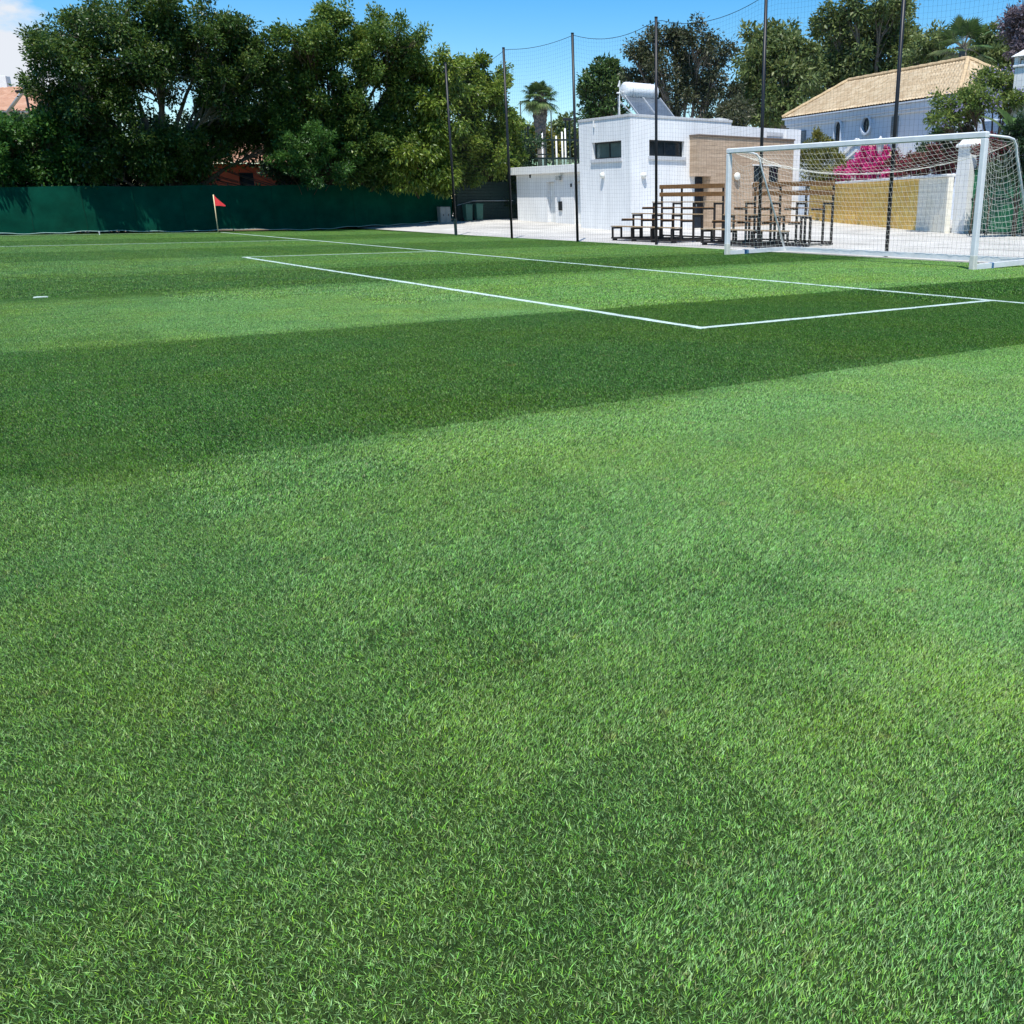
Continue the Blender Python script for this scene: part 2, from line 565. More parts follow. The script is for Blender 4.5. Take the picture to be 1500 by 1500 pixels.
        col = tint(col, math_('MULTIPLY', dry, .8), (.42, .36, .2))
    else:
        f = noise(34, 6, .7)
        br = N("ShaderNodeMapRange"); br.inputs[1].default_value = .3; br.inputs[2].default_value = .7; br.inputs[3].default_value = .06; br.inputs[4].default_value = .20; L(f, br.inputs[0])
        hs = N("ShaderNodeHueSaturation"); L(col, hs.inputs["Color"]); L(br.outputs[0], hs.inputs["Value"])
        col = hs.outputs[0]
    # paint on the blades
    wx = math_('MULTIPLY_ADD', noise(2.2, 5, .7), .09, -.045)
    X = math_('ADD', sp.outputs[0], wx); Y = math_('ADD', sp.outputs[1], wx)
    tot = None
    for (x0, x1, y0, y1) in LINES + [(1.26, 1.44, 16.14, 16.32)]:
        a = math_('MULTIPLY', math_('GREATER_THAN', X, x0), math_('LESS_THAN', X, x1))
        c = math_('MULTIPLY', math_('GREATER_THAN', Y, y0), math_('LESS_THAN', Y, y1))
        q = math_('MULTIPLY', a, c)
        tot = q if tot is None else math_('MAXIMUM', tot, q)
    worn = N("ShaderNodeMapRange"); worn.inputs[1].default_value = .25; worn.inputs[2].default_value = .5; worn.inputs[3].default_value = .45; worn.inputs[4].default_value = .95
    L(noise(9, 5, .7), worn.inputs[0])
    col = tint(col, math_('MULTIPLY', tot, worn.outputs[0]), (.74, .84, .80))
    L(col, b.inputs["Base Color"])
    b.inputs["Roughness"].default_value = .5 if not ground else .95
    b.inputs["Specular IOR Level"].default_value = .35 if not ground else .1
    if not ground:
        tr = N("ShaderNodeBsdfTranslucent"); L(col, tr.inputs[0])
        ms = N("ShaderNodeMixShader"); ms.inputs[0].default_value = .18
        L(b.outputs[0], ms.inputs[1]); L(tr.outputs[0], ms.inputs[2])
        L(ms.outputs[0], t.nodes["Material Output"].inputs[0])
    return m
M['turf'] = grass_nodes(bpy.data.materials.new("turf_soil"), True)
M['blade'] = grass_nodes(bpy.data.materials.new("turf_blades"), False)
M['pave_plain'] = mat("pale_concrete_paving", (.47, .455, .43), .85, .10, .8, .25, 60, col2=(.60, .59, .565))
def paving():
    m = mat("pale_concrete_slab", (.43, .41, .37), .85, .14, .55, .3, 60, col2=(.60, .575, .525))
    t = m.node_tree
    b = t.nodes["Principled BSDF"]
    src = b.inputs["Base Color"].links[0].from_socket
    g = t.nodes.new("ShaderNodeNewGeometry")
    br = t.nodes.new("ShaderNodeTexBrick")
    br.offset = 0
    for k, v in (("Scale", 1), ("Brick Width", 4.6), ("Row Height", 4.6), ("Mortar Size", .022), ("Mortar Smooth", .2)): br.inputs[k].default_value = v
    br.inputs["Color1"].default_value = (1, 1, 1, 1); br.inputs["Color2"].default_value = (.93, .93, .94, 1); br.inputs["Mortar"].default_value = (.55, .54, .52, 1)
    t.links.new(g.outputs["Position"], br.inputs["Vector"])
    mx = t.nodes.new("ShaderNodeMixRGB"); mx.blend_type = 'MULTIPLY'; mx.inputs[0].default_value = 1
    t.links.new(src, mx.inputs[1]); t.links.new(br.outputs[0], mx.inputs[2]); t.links.new(mx.outputs[0], b.inputs["Base Color"])
    return m
M['pave'] = paving()
M['earth'] = mat("dry_earth", (.20, .16, .10), .95, .25, .4, .3, 20)
M['line_paint'] = mat("line_paint", (.46, .55, .50), .9, .3, 9, .3, 120)

# ------------------------------------------------------------------ setting: ground
ground = MB()
q = []
for x in (-900, -60, 18.7, 80, 900):
    for y in (-900, -30, 60, 120, 900):
        q.append((x, y, -.06))
gf = [(i * 5 + j, (i + 1) * 5 + j, (i + 1) * 5 + j + 1, i * 5 + j + 1) for i in range(4) for j in range(4)]
tag(link_mesh("ground", q, gf, M['earth']), kind="structure")

def sheet(name, xs, ys, zf, m, kind="structure"):
    X, Y = np.meshgrid(xs, ys, indexing='ij')
    Z = zf(X, Y)
    V = np.stack([X, Y, Z], -1).reshape(-1, 3)
    a, b = len(xs), len(ys)
    I = np.arange(a * b).reshape(a, b)
    F = np.stack([I[:-1, :-1], I[1:, :-1], I[1:, 1:], I[:-1, 1:]], -1).reshape(-1, 4)
    o = np_mesh(name, V, F, m)
    return tag(o, kind=kind)

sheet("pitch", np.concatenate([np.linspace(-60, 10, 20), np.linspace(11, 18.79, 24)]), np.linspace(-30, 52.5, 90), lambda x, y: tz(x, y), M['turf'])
sheet("pavement", np.concatenate([np.linspace(18.795, 24, 14), np.linspace(25, 75, 50)]), np.linspace(-10, 75, 86), lambda x, y: tz(x, y) + .006, M['pave'])

JT = rng.normal(0, .012, 97)
lm = MB()
for (x0, x1, y0, y1) in LINES:
    n = max(2, int(max(x1 - x0, y1 - y0) / .3))
    for k in range(n):
        a, c = k / n, (k + 1) / n
        if x1 - x0 > y1 - y0:
            xa, xb = x0 + (x1 - x0) * a, x0 + (x1 - x0) * c
            j0, j1, j2, j3 = JT[k % 97], JT[(k + 1) % 97], JT[(k + 41) % 97], JT[(k + 40) % 97]
            vs = [(xa, y0 + j0, 0), (xb, y0 + j1, 0), (xb, y1 + j2, 0), (xa, y1 + j3, 0)]
        else:
            ya, yb = y0 + (y1 - y0) * a, y0 + (y1 - y0) * c
            j0, j1, j2, j3 = JT[k % 97], JT[(k + 40) % 97], JT[(k + 41) % 97], JT[(k + 1) % 97]
            vs = [(x0 + j0, ya, 0), (x1 + j1, ya, 0), (x1 + j2, yb, 0), (x0 + j3, yb, 0)]
        lm.add([(x, y, float(tz(x, y)) + (.009 if .6 * x + .8 * y < 24 else .016)) for x, y, z in vs], [(0, 1, 2, 3)])
lm.add([(1.35 + .09 * math.cos(a), 16.23 + .09 * math.sin(a), .013) for a in np.linspace(0, 2 * math.pi, 16, endpoint=False)], [tuple(range(16))])
tag(lm.build("pitch_markings", M['line_paint']), kind="structure")

# ------------------------------------------------------------------ grass (stuff, instanced turf tiles)
def blades(n, size, h, wd, lean, seed):
    g = np.random.default_rng(seed)
    px = g.uniform(0, size, n); py = g.uniform(0, size, n)
    L = h * g.uniform(.5, 1.25, n)
    an = g.normal(math.pi / 2, .75, n)
    # lean: mower direction plus scatter
    lx = lean + g.normal(0, .44, n); ly = g.normal(0, .42, n)
    nx, ny = np.cos(an), np.sin(an)
    W = wd * g.uniform(.6, 1.2, n) / 2
    V = np.zeros((n, 5, 3))
    for i, (tt, ww) in enumerate(((0, 1), (0, 1), (.55, .8), (.55, .8), (1, 0))):
        sgn = -1 if i in (0, 2) else 1
        bend = tt ** 1.25
        hz = L * tt * (1 - .18 * tt)
        V[:, i, 0] = px + lx * L * bend + sgn * nx * W * ww
        V[:, i, 1] = py + ly * L * bend + sgn * ny * W * ww
        V[:, i, 2] = hz / np.sqrt(1 + .5 * (lx ** 2 + ly ** 2)) - .002
    base = (np.arange(n) * 5)[:, None]
    F = np.concatenate([base + np.array([[0, 1, 3]]), base + np.array([[0, 3, 2]]), base + np.array([[2, 3, 4]])], 1).reshape(-1, 3)
    tint = np.repeat(g.uniform(0, 1, n) , 5)
    return V.reshape(-1, 3), F, tint

LODS = [  # (tile size, near, far, blades, height, width, variants)
    (.5, 0., 2.9, 27000, .0145, .0021, 2),
    (.5, 2.9, 5.2, 18500, .0165, .0024, 1),
    (1.0, 5.2, 13.5, 42000, .0185, .0036, 1),
    (2.0, 13.5, 62., 32000, .023, .0085, 1),
]
EDGE = 18.8
def make_grass():
    Vs, Fs, Ts, Is = [], [], [], []
    off = 0
    pts, pid = [], []
    gid = 0
    edges = np.array(STRIPES)
    def is_light(y):
        return int(np.searchsorted(edges, y)) % 2 == 1
    for (sz, dn, df, nb, h, wd, nv) in LODS:
        ids = {}
        for lt in ((0, 1, 2, 3) if sz == 2.0 else (0, 1, 4, 5)):
            for v in range(nv):
                V, F, t = blades(nb, sz, h, wd, (-.27, .46, -.02, .26, -.16, .18)[lt], 100 + gid)
                Vs.append(V); Fs.append(F + off); Ts.append(t); Is.append(np.full(len(V), gid))
                off += len(V)
                ids[(lt, v)] = gid
                gid += 1
        # place
        xs = EDGE - sz * np.arange(int(58 / sz), 0, -1); ys = 50.2 - sz * np.arange(int(58 / sz), 0, -1)
        for x in xs:
            for y in ys:
                cx, cy = x + sz / 2, y + sz / 2
                # which LOD owns this spot: decided on the coarsest (2 m) cell so tiles never overlap
                bx, by = EDGE + math.floor((cx - EDGE) / 2) * 2 + 1, 50.2 + math.floor((cy - 50.2) / 2) * 2 + 1
                Dc = .6 * bx + .8 * by
                if not (dn <= max(Dc, 0.01) < df): continue
                D = .6 * cx + .8 * cy; Xc = .8 * cx - .6 * cy
                if D < .3: continue
                m_ = 1.2 + sz
                if Xc < -.665 * D - m_ or Xc > .375 * D + m_: continue
                z = float(tz(cx, cy))
                pts.append((x, y, z)); lt = int(is_light(cy)) + (2 if sz == 2.0 and cy > 21.2 else 0)
                if sz < 2 and lt == 1:          # the lay of the turf turns towards the left
                    q_ = cx + random.uniform(-.35, .35)
                    lt = 4 if q_ < 1.0 else 5 if q_ < 2.1 else 1
                pid.append(ids[(lt, random.randrange(nv))])
    V = np.concatenate(Vs + [np.array(pts)])
    F = np.concatenate(Fs)
    tint = np.concatenate(Ts + [np.zeros(len(pts))])
    tid = np.concatenate(Is + [np.full(len(pts), -1)])
    slot = np.concatenate([np.full(off, -1), np.array(pid)])
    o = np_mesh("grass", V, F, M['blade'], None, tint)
    me = o.data
    a = me.attributes.new("tile", 'INT', 'POINT'); a.data.foreach_set("value", tid.astype(np.int32))
    a = me.attributes.new("slot", 'INT', 'POINT'); a.data.foreach_set("value", slot.astype(np.int32))
    ng = bpy.data.node_groups.new("turf_tiles", 'GeometryNodeTree')
    ng.interface.new_socket("Geometry", in_out='INPUT', socket_type='NodeSocketGeometry')
    ng.interface.new_socket("Geometry", in_out='OUTPUT', socket_type='NodeSocketGeometry')
    gi = ng.nodes.new("NodeGroupInput"); go = ng.nodes.new("NodeGroupOutput")
    jn = ng.nodes.new("GeometryNodeJoinGeometry")
    def named(nm):
        n = ng.nodes.new("GeometryNodeInputNamedAttribute"); n.data_type = 'INT'; n.inputs["Name"].default_value = nm
        return n.outputs["Attribute"]
    def eq(sock, k):
        c = ng.nodes.new("FunctionNodeCompare"); c.data_type = 'INT'; c.operation = 'EQUAL'
        ng.links.new(sock, c.inputs[2]); c.inputs[3].default_value = k
        return c.outputs[0]
    st, ss = named("tile"), named("slot")
    for k in range(gid):
        a = ng.nodes.new("GeometryNodeSeparateGeometry"); a.domain = 'POINT'
        ng.links.new(gi.outputs[0], a.inputs[0]); ng.links.new(eq(st, k), a.inputs[1])
        p = ng.nodes.new("GeometryNodeSeparateGeometry"); p.domain = 'POINT'
        ng.links.new(gi.outputs[0], p.inputs[0]); ng.links.new(eq(ss, k), p.inputs[1])
        mp = ng.nodes.new("GeometryNodeMeshToPoints"); ng.links.new(p.outputs[0], mp.inputs[0])
        ip = ng.nodes.new("GeometryNodeInstanceOnPoints")
        ng.links.new(mp.outputs[0], ip.inputs["Points"]); ng.links.new(a.outputs[0], ip.inputs["Instance"])
        ng.links.new(ip.outputs[0], jn.inputs[0])
    ng.links.new(jn.outputs[0], go.inputs[0])
    md = o.modifiers.new("turf", 'NODES'); md.node_group = ng
    tag(o, "short striped turf covering the football pitch", "grass", kind="stuff")
    print("grass tiles", len(pts), "faces", len(F))
make_grass()

# ------------------------------------------------------------------ buildings
def holed_wall(mb, o, u, wdt, z0, z1, holes, nrm, depth):
    """front face of a wall from o along unit u, with rectangular holes (a0,a1,h0,h1) and reveals `depth` deep against nrm"""
    o = np.array(o, float); u = np.array(u, float); nrm = np.array(nrm, float)
    A = sorted({0., wdt} | {h[0] for h in holes} | {h[1] for h in holes})
    Hs = sorted({z0, z1} | {h[2] for h in holes} | {h[3] for h in holes})
    pt = lambda a, z, d=0: tuple(o + u * a - nrm * d + np.array([0, 0, z]))
    for i in range(len(A) - 1):
        for j in range(len(Hs) - 1):
            am, hm = (A[i] + A[i + 1]) / 2, (Hs[j] + Hs[j + 1]) / 2
            if any(h[0] < am < h[1] and h[2] < hm < h[3] for h in holes): continue
            mb.add([pt(A[i], Hs[j]), pt(A[i + 1], Hs[j]), pt(A[i + 1], Hs[j + 1]), pt(A[i], Hs[j + 1])], [(0, 1, 2, 3)])
    for (a0, a1, h0, h1) in holes:
        c = [(a0, h0), (a1, h0), (a1, h1), (a0, h1)]
        for k in range(4):
            p, q_ = c[k], c[(k + 1) % 4]
            mb.add([pt(*p), pt(*q_), pt(*q_, depth), pt(*p, depth)], [(0, 1, 2, 3)])
        mb.add([pt(*x, depth + .02) for x in c], [(0, 1, 2, 3)])

def window(parent, o, u, nrm, a0, a1, z0, z1, depth, pane_mat, nmul=1, fr=.06, sill=True, sill_ext=.06):
    """framed window set at the back of its reveal: frame > pane; the sill is its own part"""
    o = np.array(o, float); u = np.array(u, float); nrm = np.array(nrm, float)
    base = o - nrm * (depth - .03)
    def bx(mb, x0, x1, d0, d1, h0, h1):
        vs = []
        for z in (h0, h1):
            for (a, d) in ((x0, d0), (x1, d0), (x1, d1), (x0, d1)):
                vs.append(tuple(base + u * a + nrm * d + np.array([0, 0, z])))
        mb.add(vs, [(3, 2, 1, 0), (4, 5, 6, 7), (0, 1, 5, 4), (1, 2, 6, 5), (2, 3, 7, 6), (3, 0, 4, 7)])
    f = MB()
    bx(f, a0, a1, 0, .05, z0, z0 + fr); bx(f, a0, a1, 0, .05, z1 - fr, z1)
    bx(f, a0, a0 + fr, 0, .05, z0 + fr, z1 - fr); bx(f, a1 - fr, a1, 0, .05, z0 + fr, z1 - fr)
    for k in range(nmul):
        c = a0 + (a1 - a0) * (k + 1) / (nmul + 1)
        bx(f, c - fr / 2, c + fr / 2, 0, .045, z0 + fr, z1 - fr)
    fo = f.build("window", M['frame_dark'], parent)
    p = MB()
    p.add([tuple(base + u * a + nrm * .012 + np.array([0, 0, z])) for a, z in ((a0 + .01, z0 + .01), (a1 - .01, z0 + .01), (a1 - .01, z1 - .01), (a0 + .01, z1 - .01))], [(0, 1, 2, 3)])
    p.build("pane", pane_mat, fo)
    if sill:
        s = MB()
        base = o.copy()
        bx(s, a0 - sill_ext, a1 + sill_ext, -depth + .09, .07, z0 - .14, z0 + .004)
        s.build("sill", M['sill'], fo)
    return fo

def wall_lamp(parent, c, nrm, r=.12):
    """bulkhead wall lamp: a cup on the wall"""
    ax = 0 if abs(nrm[0]) > .5 else 1
    s = nrm[ax]
    m = MB()
    m.lathe(c, [(.05, 0), (r * .9, s * .02), (r, s * .06), (r * .96, s * .11), (r * .6, s * .15), (.02, s * .16)], 18, ax)
    return m.build("wall_lamp", M['lamp_white'], parent, True)

NX, TY = (-1, 0, 0), (0, -1, 0)

# ---- clubhouse: the white main building
BX, BY, BZ = 24.98, 35.29, 4.74
club = empty("clubhouse", (27, 37, .1), label="white flat-roofed clubhouse with tan clad block and solar tank on its roof", cat="building", rz=0)
club.location = (0, 0, 0)
wm = MB()
Lw = 39.28 - BY
h1 = [(38.23 - BY - 2.27, 38.23 - BY, 3.13, 3.83)]
# pitch-side face: u runs towards +Y from the near corner
holed_wall(wm, (BX, BY, 0), (0, 1, 0), Lw, -.1, BZ, h1, NX, .24)
# camera-side face: u runs towards +X from the near corner
h2 = [(25.96 - BX, 27.86 - BX, 3.21, 3.86)]
holed_wall(wm, (BX, BY, 0), (1, 0, 0), 30.55 - BX, -.1, BZ, h2, TY, .24)
x1, y1 = 30.55, 39.28
wm.add([(BX, y1, -.1), (x1, y1, -.1), (x1, y1, BZ), (BX, y1, BZ)], [(0, 1, 2, 3)])
wm.add([(x1, BY, -.1), (x1, y1, -.1), (x1, y1, BZ), (x1, BY, BZ)], [(0, 1, 2, 3)])
wm.add([(BX + .2, BY + .2, BZ - .3), (x1 - .2, BY + .2, BZ - .3), (x1 - .2, y1 - .2, BZ - .3), (BX + .2, y1 - .2, BZ - .3)], [(0, 1, 2, 3)])
wm.build("wall", M['white_wall'], club)
cp = MB()
for (a, b, c, d) in ((BX - .03, x1 + .03, BY - .03, BY + .22), (BX - .03, BX + .22, BY + .22, y1 + .03), (x1 - .22, x1 + .03, BY + .22, y1 + .03), (BX + .22, x1 - .22, y1 - .22, y1 + .03)):
    cp.box(a, b, c, d, BZ - .01, BZ + .09, .008)
cp.build("coping", M['coping'], club)
window(club, (BX, BY, 0), (0, 1, 0), NX, *h1[0], .24, M['pane_grey'], 1)
window(club, (BX, BY, 0), (1, 0, 0), TY, *h2[0], .24, M['pane_dark'], 1)
wall_lamp(club, (BX, 37.36, 2.45), NX)
wall_lamp(club, (25.62, BY, 2.42), TY)
pp = MB().tube([(BX - .05, 38.0, BZ - .02), (BX - .05, 38.0, BZ - .28)], .035, 8)
pp.build("overflow_pipe", M['white_trim'], club)

# low white wing behind the tan block with the door frame and tall pillar
wg = MB()
wg.box(30.56, 34.80, BY + .004, 39.2, -.1, 4.02)
wg.box(33.90, 34.80, BY - .12, BY + .003, -.1, 4.60)
wg.box(30.56, 33.899, BY + .001, BY + .25, 4.024, 4.60)
wg.box(33.901, 34.795, BY + .004, BY + 1.6, 4.024, 4.597)
wg.build("side_wing", M['white_wall'], club)
ng_ = MB()
ng_.box(32.72, 33.72, BY - .035, BY + .0005, 4.26, 4.44)
ng_.build("fascia_panel", M['coping'], club)
# sloping roof light behind
sr = MB()
sr.add([(30.6, 36.2, 5.0), (31.6, 36.2, 4.95), (33.6, 36.2, 4.45), (33.6, 39, 4.45), (31.6, 39, 4.95), (30.6, 39, 5.0), (30.6, 36.2, 4.03), (33.6, 36.2, 4.03), (33.6, 39, 4.03), (30.6, 39, 4.03)],
       [(0, 1, 4, 5), (1, 2, 3, 4), (0, 6, 7, 2, 1), (2, 7, 8, 3), (5, 4, 3, 8, 9), (0, 5, 9, 6)])
sr.build("roof", M['white_trim'], club)

# tan clad block: overhangs a recessed doorway at its left end
tb = MB()
X0, X1, YF, ZT = 28.16, 33.88, BY - .62, 4.06
holed_wall(tb, (X0 + .72, YF, 0), (1, 0, 0), X1 - X0 - .72, -.1, ZT, [(31.42 - X0 - .72, 32.02 - X0 - .72, 2.22, 2.92), (32.36 - X0 - .72, 32.96 - X0 - .72, 2.22, 2.92)], TY, .12)
tb.add([(X0, YF, 2.42), (X0 + .72, YF, 2.42), (X0 + .72, YF, ZT), (X0, YF, ZT)], [(0, 1, 2, 3)])
tb.add([(X0, YF, 2.42), (X0, BY, 2.42), (X0, BY, ZT), (X0, YF, ZT)], [(0, 3, 2, 1)])
tb.add([(X0, YF, 2.42), (X0 + .72, YF, 2.42), (X0 + .72, BY, 2.42), (X0, BY, 2.42)], [(0, 3, 2, 1)])
tb.add([(X0 + .72, YF, -.1), (X0 + .72, BY, -.1), (X0 + .72, BY, 2.42), (X0 + .72, YF, 2.42)], [(0, 3, 2, 1)])
tb.add([(X1, YF, -.1), (X1, BY, -.1), (X1, BY, ZT), (X1, YF, ZT)], [(0, 1, 2, 3)])
tb.add([(X0, YF, ZT), (X1, YF, ZT), (X1, BY + .3, ZT), (X0, BY - .01, ZT)], [(0, 1, 2, 3)])
tbo = tb.build("clad_block", M['cladding'], club)
ck = MB().box(X0 - .04, X1 + .04, YF - .05, BY - .002, ZT + .004, ZT + .07, .008)
ck.build("flashing", mat("brown_flashing", (.16, .12, .09), .6, .1, 6), tbo)
for a in (31.42, 32.36):
    window(club, (0, YF, 0), (1, 0, 0), TY, a, a + .60, 2.22, 2.92, .12, M['pane_dark'], 0, .04, False)
sl_ = MB().box(31.30, 33.08, YF - .06, YF - .001, 2.10, 2.19, .006)
sl_.build("sill", M['white_trim'], tbo)
for (a, b, c, d) in ((31.31, 33.07, 2.92, 2.97),):
    MB().box(a, b, YF - .025, YF - .001, c, d).build("window_surround", M['white_trim'], tbo)
wall_lamp(club, (30.36, YF, 2.44), TY, .17)
dr = MB().box(X0 + .30, X0 + .70, BY - .05, BY - .002, .1, 2.40, .006)
dro = dr.build("door", mat("dark_blue_door", (.012, .022, .036), .35, .2, 3), club)
MB().box(X0 + .34, X0 + .37, BY - .09, BY - .05, 1.15, 1.30).build("handle", M['steel'], dro)

# ---- annex with the store doors
AX, AZ = 26.55, 3.02
ann = empty("store_annex", (0, 0, 0), label="low white store annex with three recessed white doors beside the clubhouse", cat="building")
am = MB()
AY0, AY1 = 39.29, 48.05
doors = [(1.05, 1.72, .2, 2.30), (2.30, 3.05, .25, 2.30), (4.85, 5.65, .3, 2.32)]
holed_wall(am, (AX, AY0, 0), (0, 1, 0), AY1 - AY0, -.1, AZ - .3, doors, NX, .26)
am.add([(AX, AY1, -.1), (AX + 5, AY1, -.1), (AX + 5, AY1, AZ - .3), (AX, AY1, AZ - .3)], [(0, 1, 2, 3)])
am.build("wall", M['white_wall'], ann)
MB().box(AX - .30, AX + 5.1, AY0 + .001, AY1 + .35, AZ - .3, AZ + .06, .01).build("roof", M['white_trim'], ann)
for d in doors:
    o_ = MB().box(AX + .20, AX + .255, AY0 + d[0] + .02, AY0 + d[1] - .02, d[2] + .03, d[3] - .02, .005).build("door", M['white_trim'], ann)
    MB().box(AX + .15, AX + .20, AY0 + d[0] + .07, AY0 + d[0] + .12, 1.22, 1.42).build("handle", M['frame_dark'], o_)
    MB().box(AX - .03, AX + .2, AY0 + d[0] + .004, AY0 + d[1] - .004, d[2] - .05, d[2] + .025).build("threshold", M['sill'], o_)
MB().box(AX - .07, AX - .002, AY0 + 4.15, AY0 + 4.45, .95, 1.38, .006).build("meter_box", M['frame_dark'], ann)
for (yy, zz) in ((AY0 + 3.2, 2.05), (AY0 + .95, 2.03), (AY0 + 7.2, 2.55)):
    MB().box(AX - .05, AX - .002, yy, yy + .10, zz, zz + .16, .005).build("switch_box", M['frame_dark'], ann)
cam_b = MB().box(AX - .22, AX - .06, AY0 + .28, AY0 + .40, 2.52, 2.62, .01)
cam_b.tube([(AX - .06, AY0 + .34, 2.60), (AX, AY0 + .34, 2.66)], .02, 6)
cam_b.build("security_camera", M['bin_grey'], ann)
fl = MB().box(AX - .28, AX - .10, AY0 + 4.02, AY0 + 4.30, 2.38, 2.58, .01)
fl.tube([(AX - .1, AY0 + 4.16, 2.5), (AX, AY0 + 4.16, 2.6)], .02, 6)
fl.build("flood_lamp", M['bin_grey'], ann)

# ---- solar water heater on the clubhouse roof
hz = empty("solar_water_heater", (27, 37, BZ - .3), label="white cylindrical solar water tank above tilted panels on the clubhouse roof", cat="water heater")
hz.location = (0, 0, 0)
ty, tzc = 37.45, 5.98
tk = MB().lathe((26.16, ty, tzc), [(.02, 0), (.22, .01), (.33, .06), (.345, .12), (.345, 1.62), (.33, 1.68), (.22, 1.73), (.02, 1.74)], 28, 0)
tko = tk.build("tank", M['tank'], hz, True)
for xx in (26.46, 27.56):
    MB().tube([(xx + .355 * 0, ty + .352 * math.cos(a), tzc + .352 * math.sin(a)) for a in np.linspace(0, 2 * math.pi, 25)], .012, 6).build("strap", M['steel'], tko)
pa = MB(); pf = MB()
for k in range(2):
    x0 = 26.04 + k * .98
    yb, zb, yt, zt = 36.05, 4.70, 37.2, 5.66
    pa.add([(x0 + .03, yb, zb + .06), (x0 + .93, yb, zb + .06), (x0 + .93, yt, zt + .06), (x0 + .03, yt, zt + .06)], [(0, 1, 2, 3)])
    pf_ = MB()
    pf_.add([(x0, yb - .03, zb), (x0 + .96, yb - .03, zb), (x0 + .96, yt + .03, zt), (x0, yt + .03, zt), (x0, yb - .05, zb + .05), (x0 + .96, yb - .05, zb + .05), (x0 + .96, yt + .01, zt + .05), (x0, yt + .01, zt + .05)],
            [(3, 2, 1, 0), (4, 5, 6, 7), (0, 1, 5, 4), (1, 2, 6, 5), (2, 3, 7, 6), (3, 0, 4, 7)])
    for (xa, xb) in ((x0 - .02, x0 + .03), (x0 + .93, x0 + .98)):
        pf_.add([(xa, yb - .03, zb + .05), (xb, yb - .03, zb + .05), (xb, yt + .03, zt + .05), (xa, yt + .03, zt + .05), (xa, yb - .05, zb + .09), (xb, yb - .05, zb + .09), (xb, yt, zt + .10), (xa, yt, zt + .10)],
                [(4, 5, 6, 7), (0, 1, 5, 4), (1, 2, 6, 5), (2, 3, 7, 6), (3, 0, 4, 7)])
    po = pf_.build("panel", M['steel'], hz)
    g_ = MB().add([(x0 + .03, yb - .045, zb + .057), (x0 + .93, yb - .045, zb + .057), (x0 + .93, yt + .01, zt + .057), (x0 + .03, yt + .01, zt + .057)], [(0, 1, 2, 3)])
    g_.build("glass", M['solar'], po)
for xx in (26.0, 28.0):
    st_ = MB()
    st_.tube([(xx, 37.62, 4.45), (xx, 37.62, 5.75)], .025, 6)
    st_.tube([(xx, 37.62, 5.6), (xx, 36.1, 4.66)], .025, 6)
    st_.tube([(xx, 36.1, 4.45), (xx, 36.1, 4.68)], .025, 6)
    st_.build("stand_leg", M['steel'], hz)
MB().tube([(26.14, ty, 5.9), (25.98, ty, 5.95), (25.96, ty, 6.35), (25.88, ty, 6.10)], .03, 8).tube([(25.96, ty, 5.95), (25.94, ty, 5.2), (26.0, ty, 4.46)], .025, 8).tube([(25.98, ty, 5.85), (25.81, ty, 5.85)], .035, 8).build("pipework", M['white_trim'], hz)

# ---- white house with a hipped roof, turned a little from the pitch
HB = np.array([41.51, 31.37]); HROT = math.atan2(.9798, .1986) - math.pi / 2
HL, HW, HZ0, HE, HR = 14.9, 6.0, .3, 6.25, 8.30
house = empty("white_house", (HB[0], HB[1], 0), HROT, label="large whitewashed house with pale hipped tile roof and round window", cat="house")
hw = MB()
hw.box(0, HW, 0, HL, HZ0, HE - .12)
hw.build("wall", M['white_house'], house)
cn = MB().box(-.14, HW + .14, -.14, HL + .14, HE - .55, HE - .42, .02).box(-.22, HW + .22, -.22, HL + .22, HE - .418, HE - .10, .03)
cn.build("cornice", M['white_house'], house)

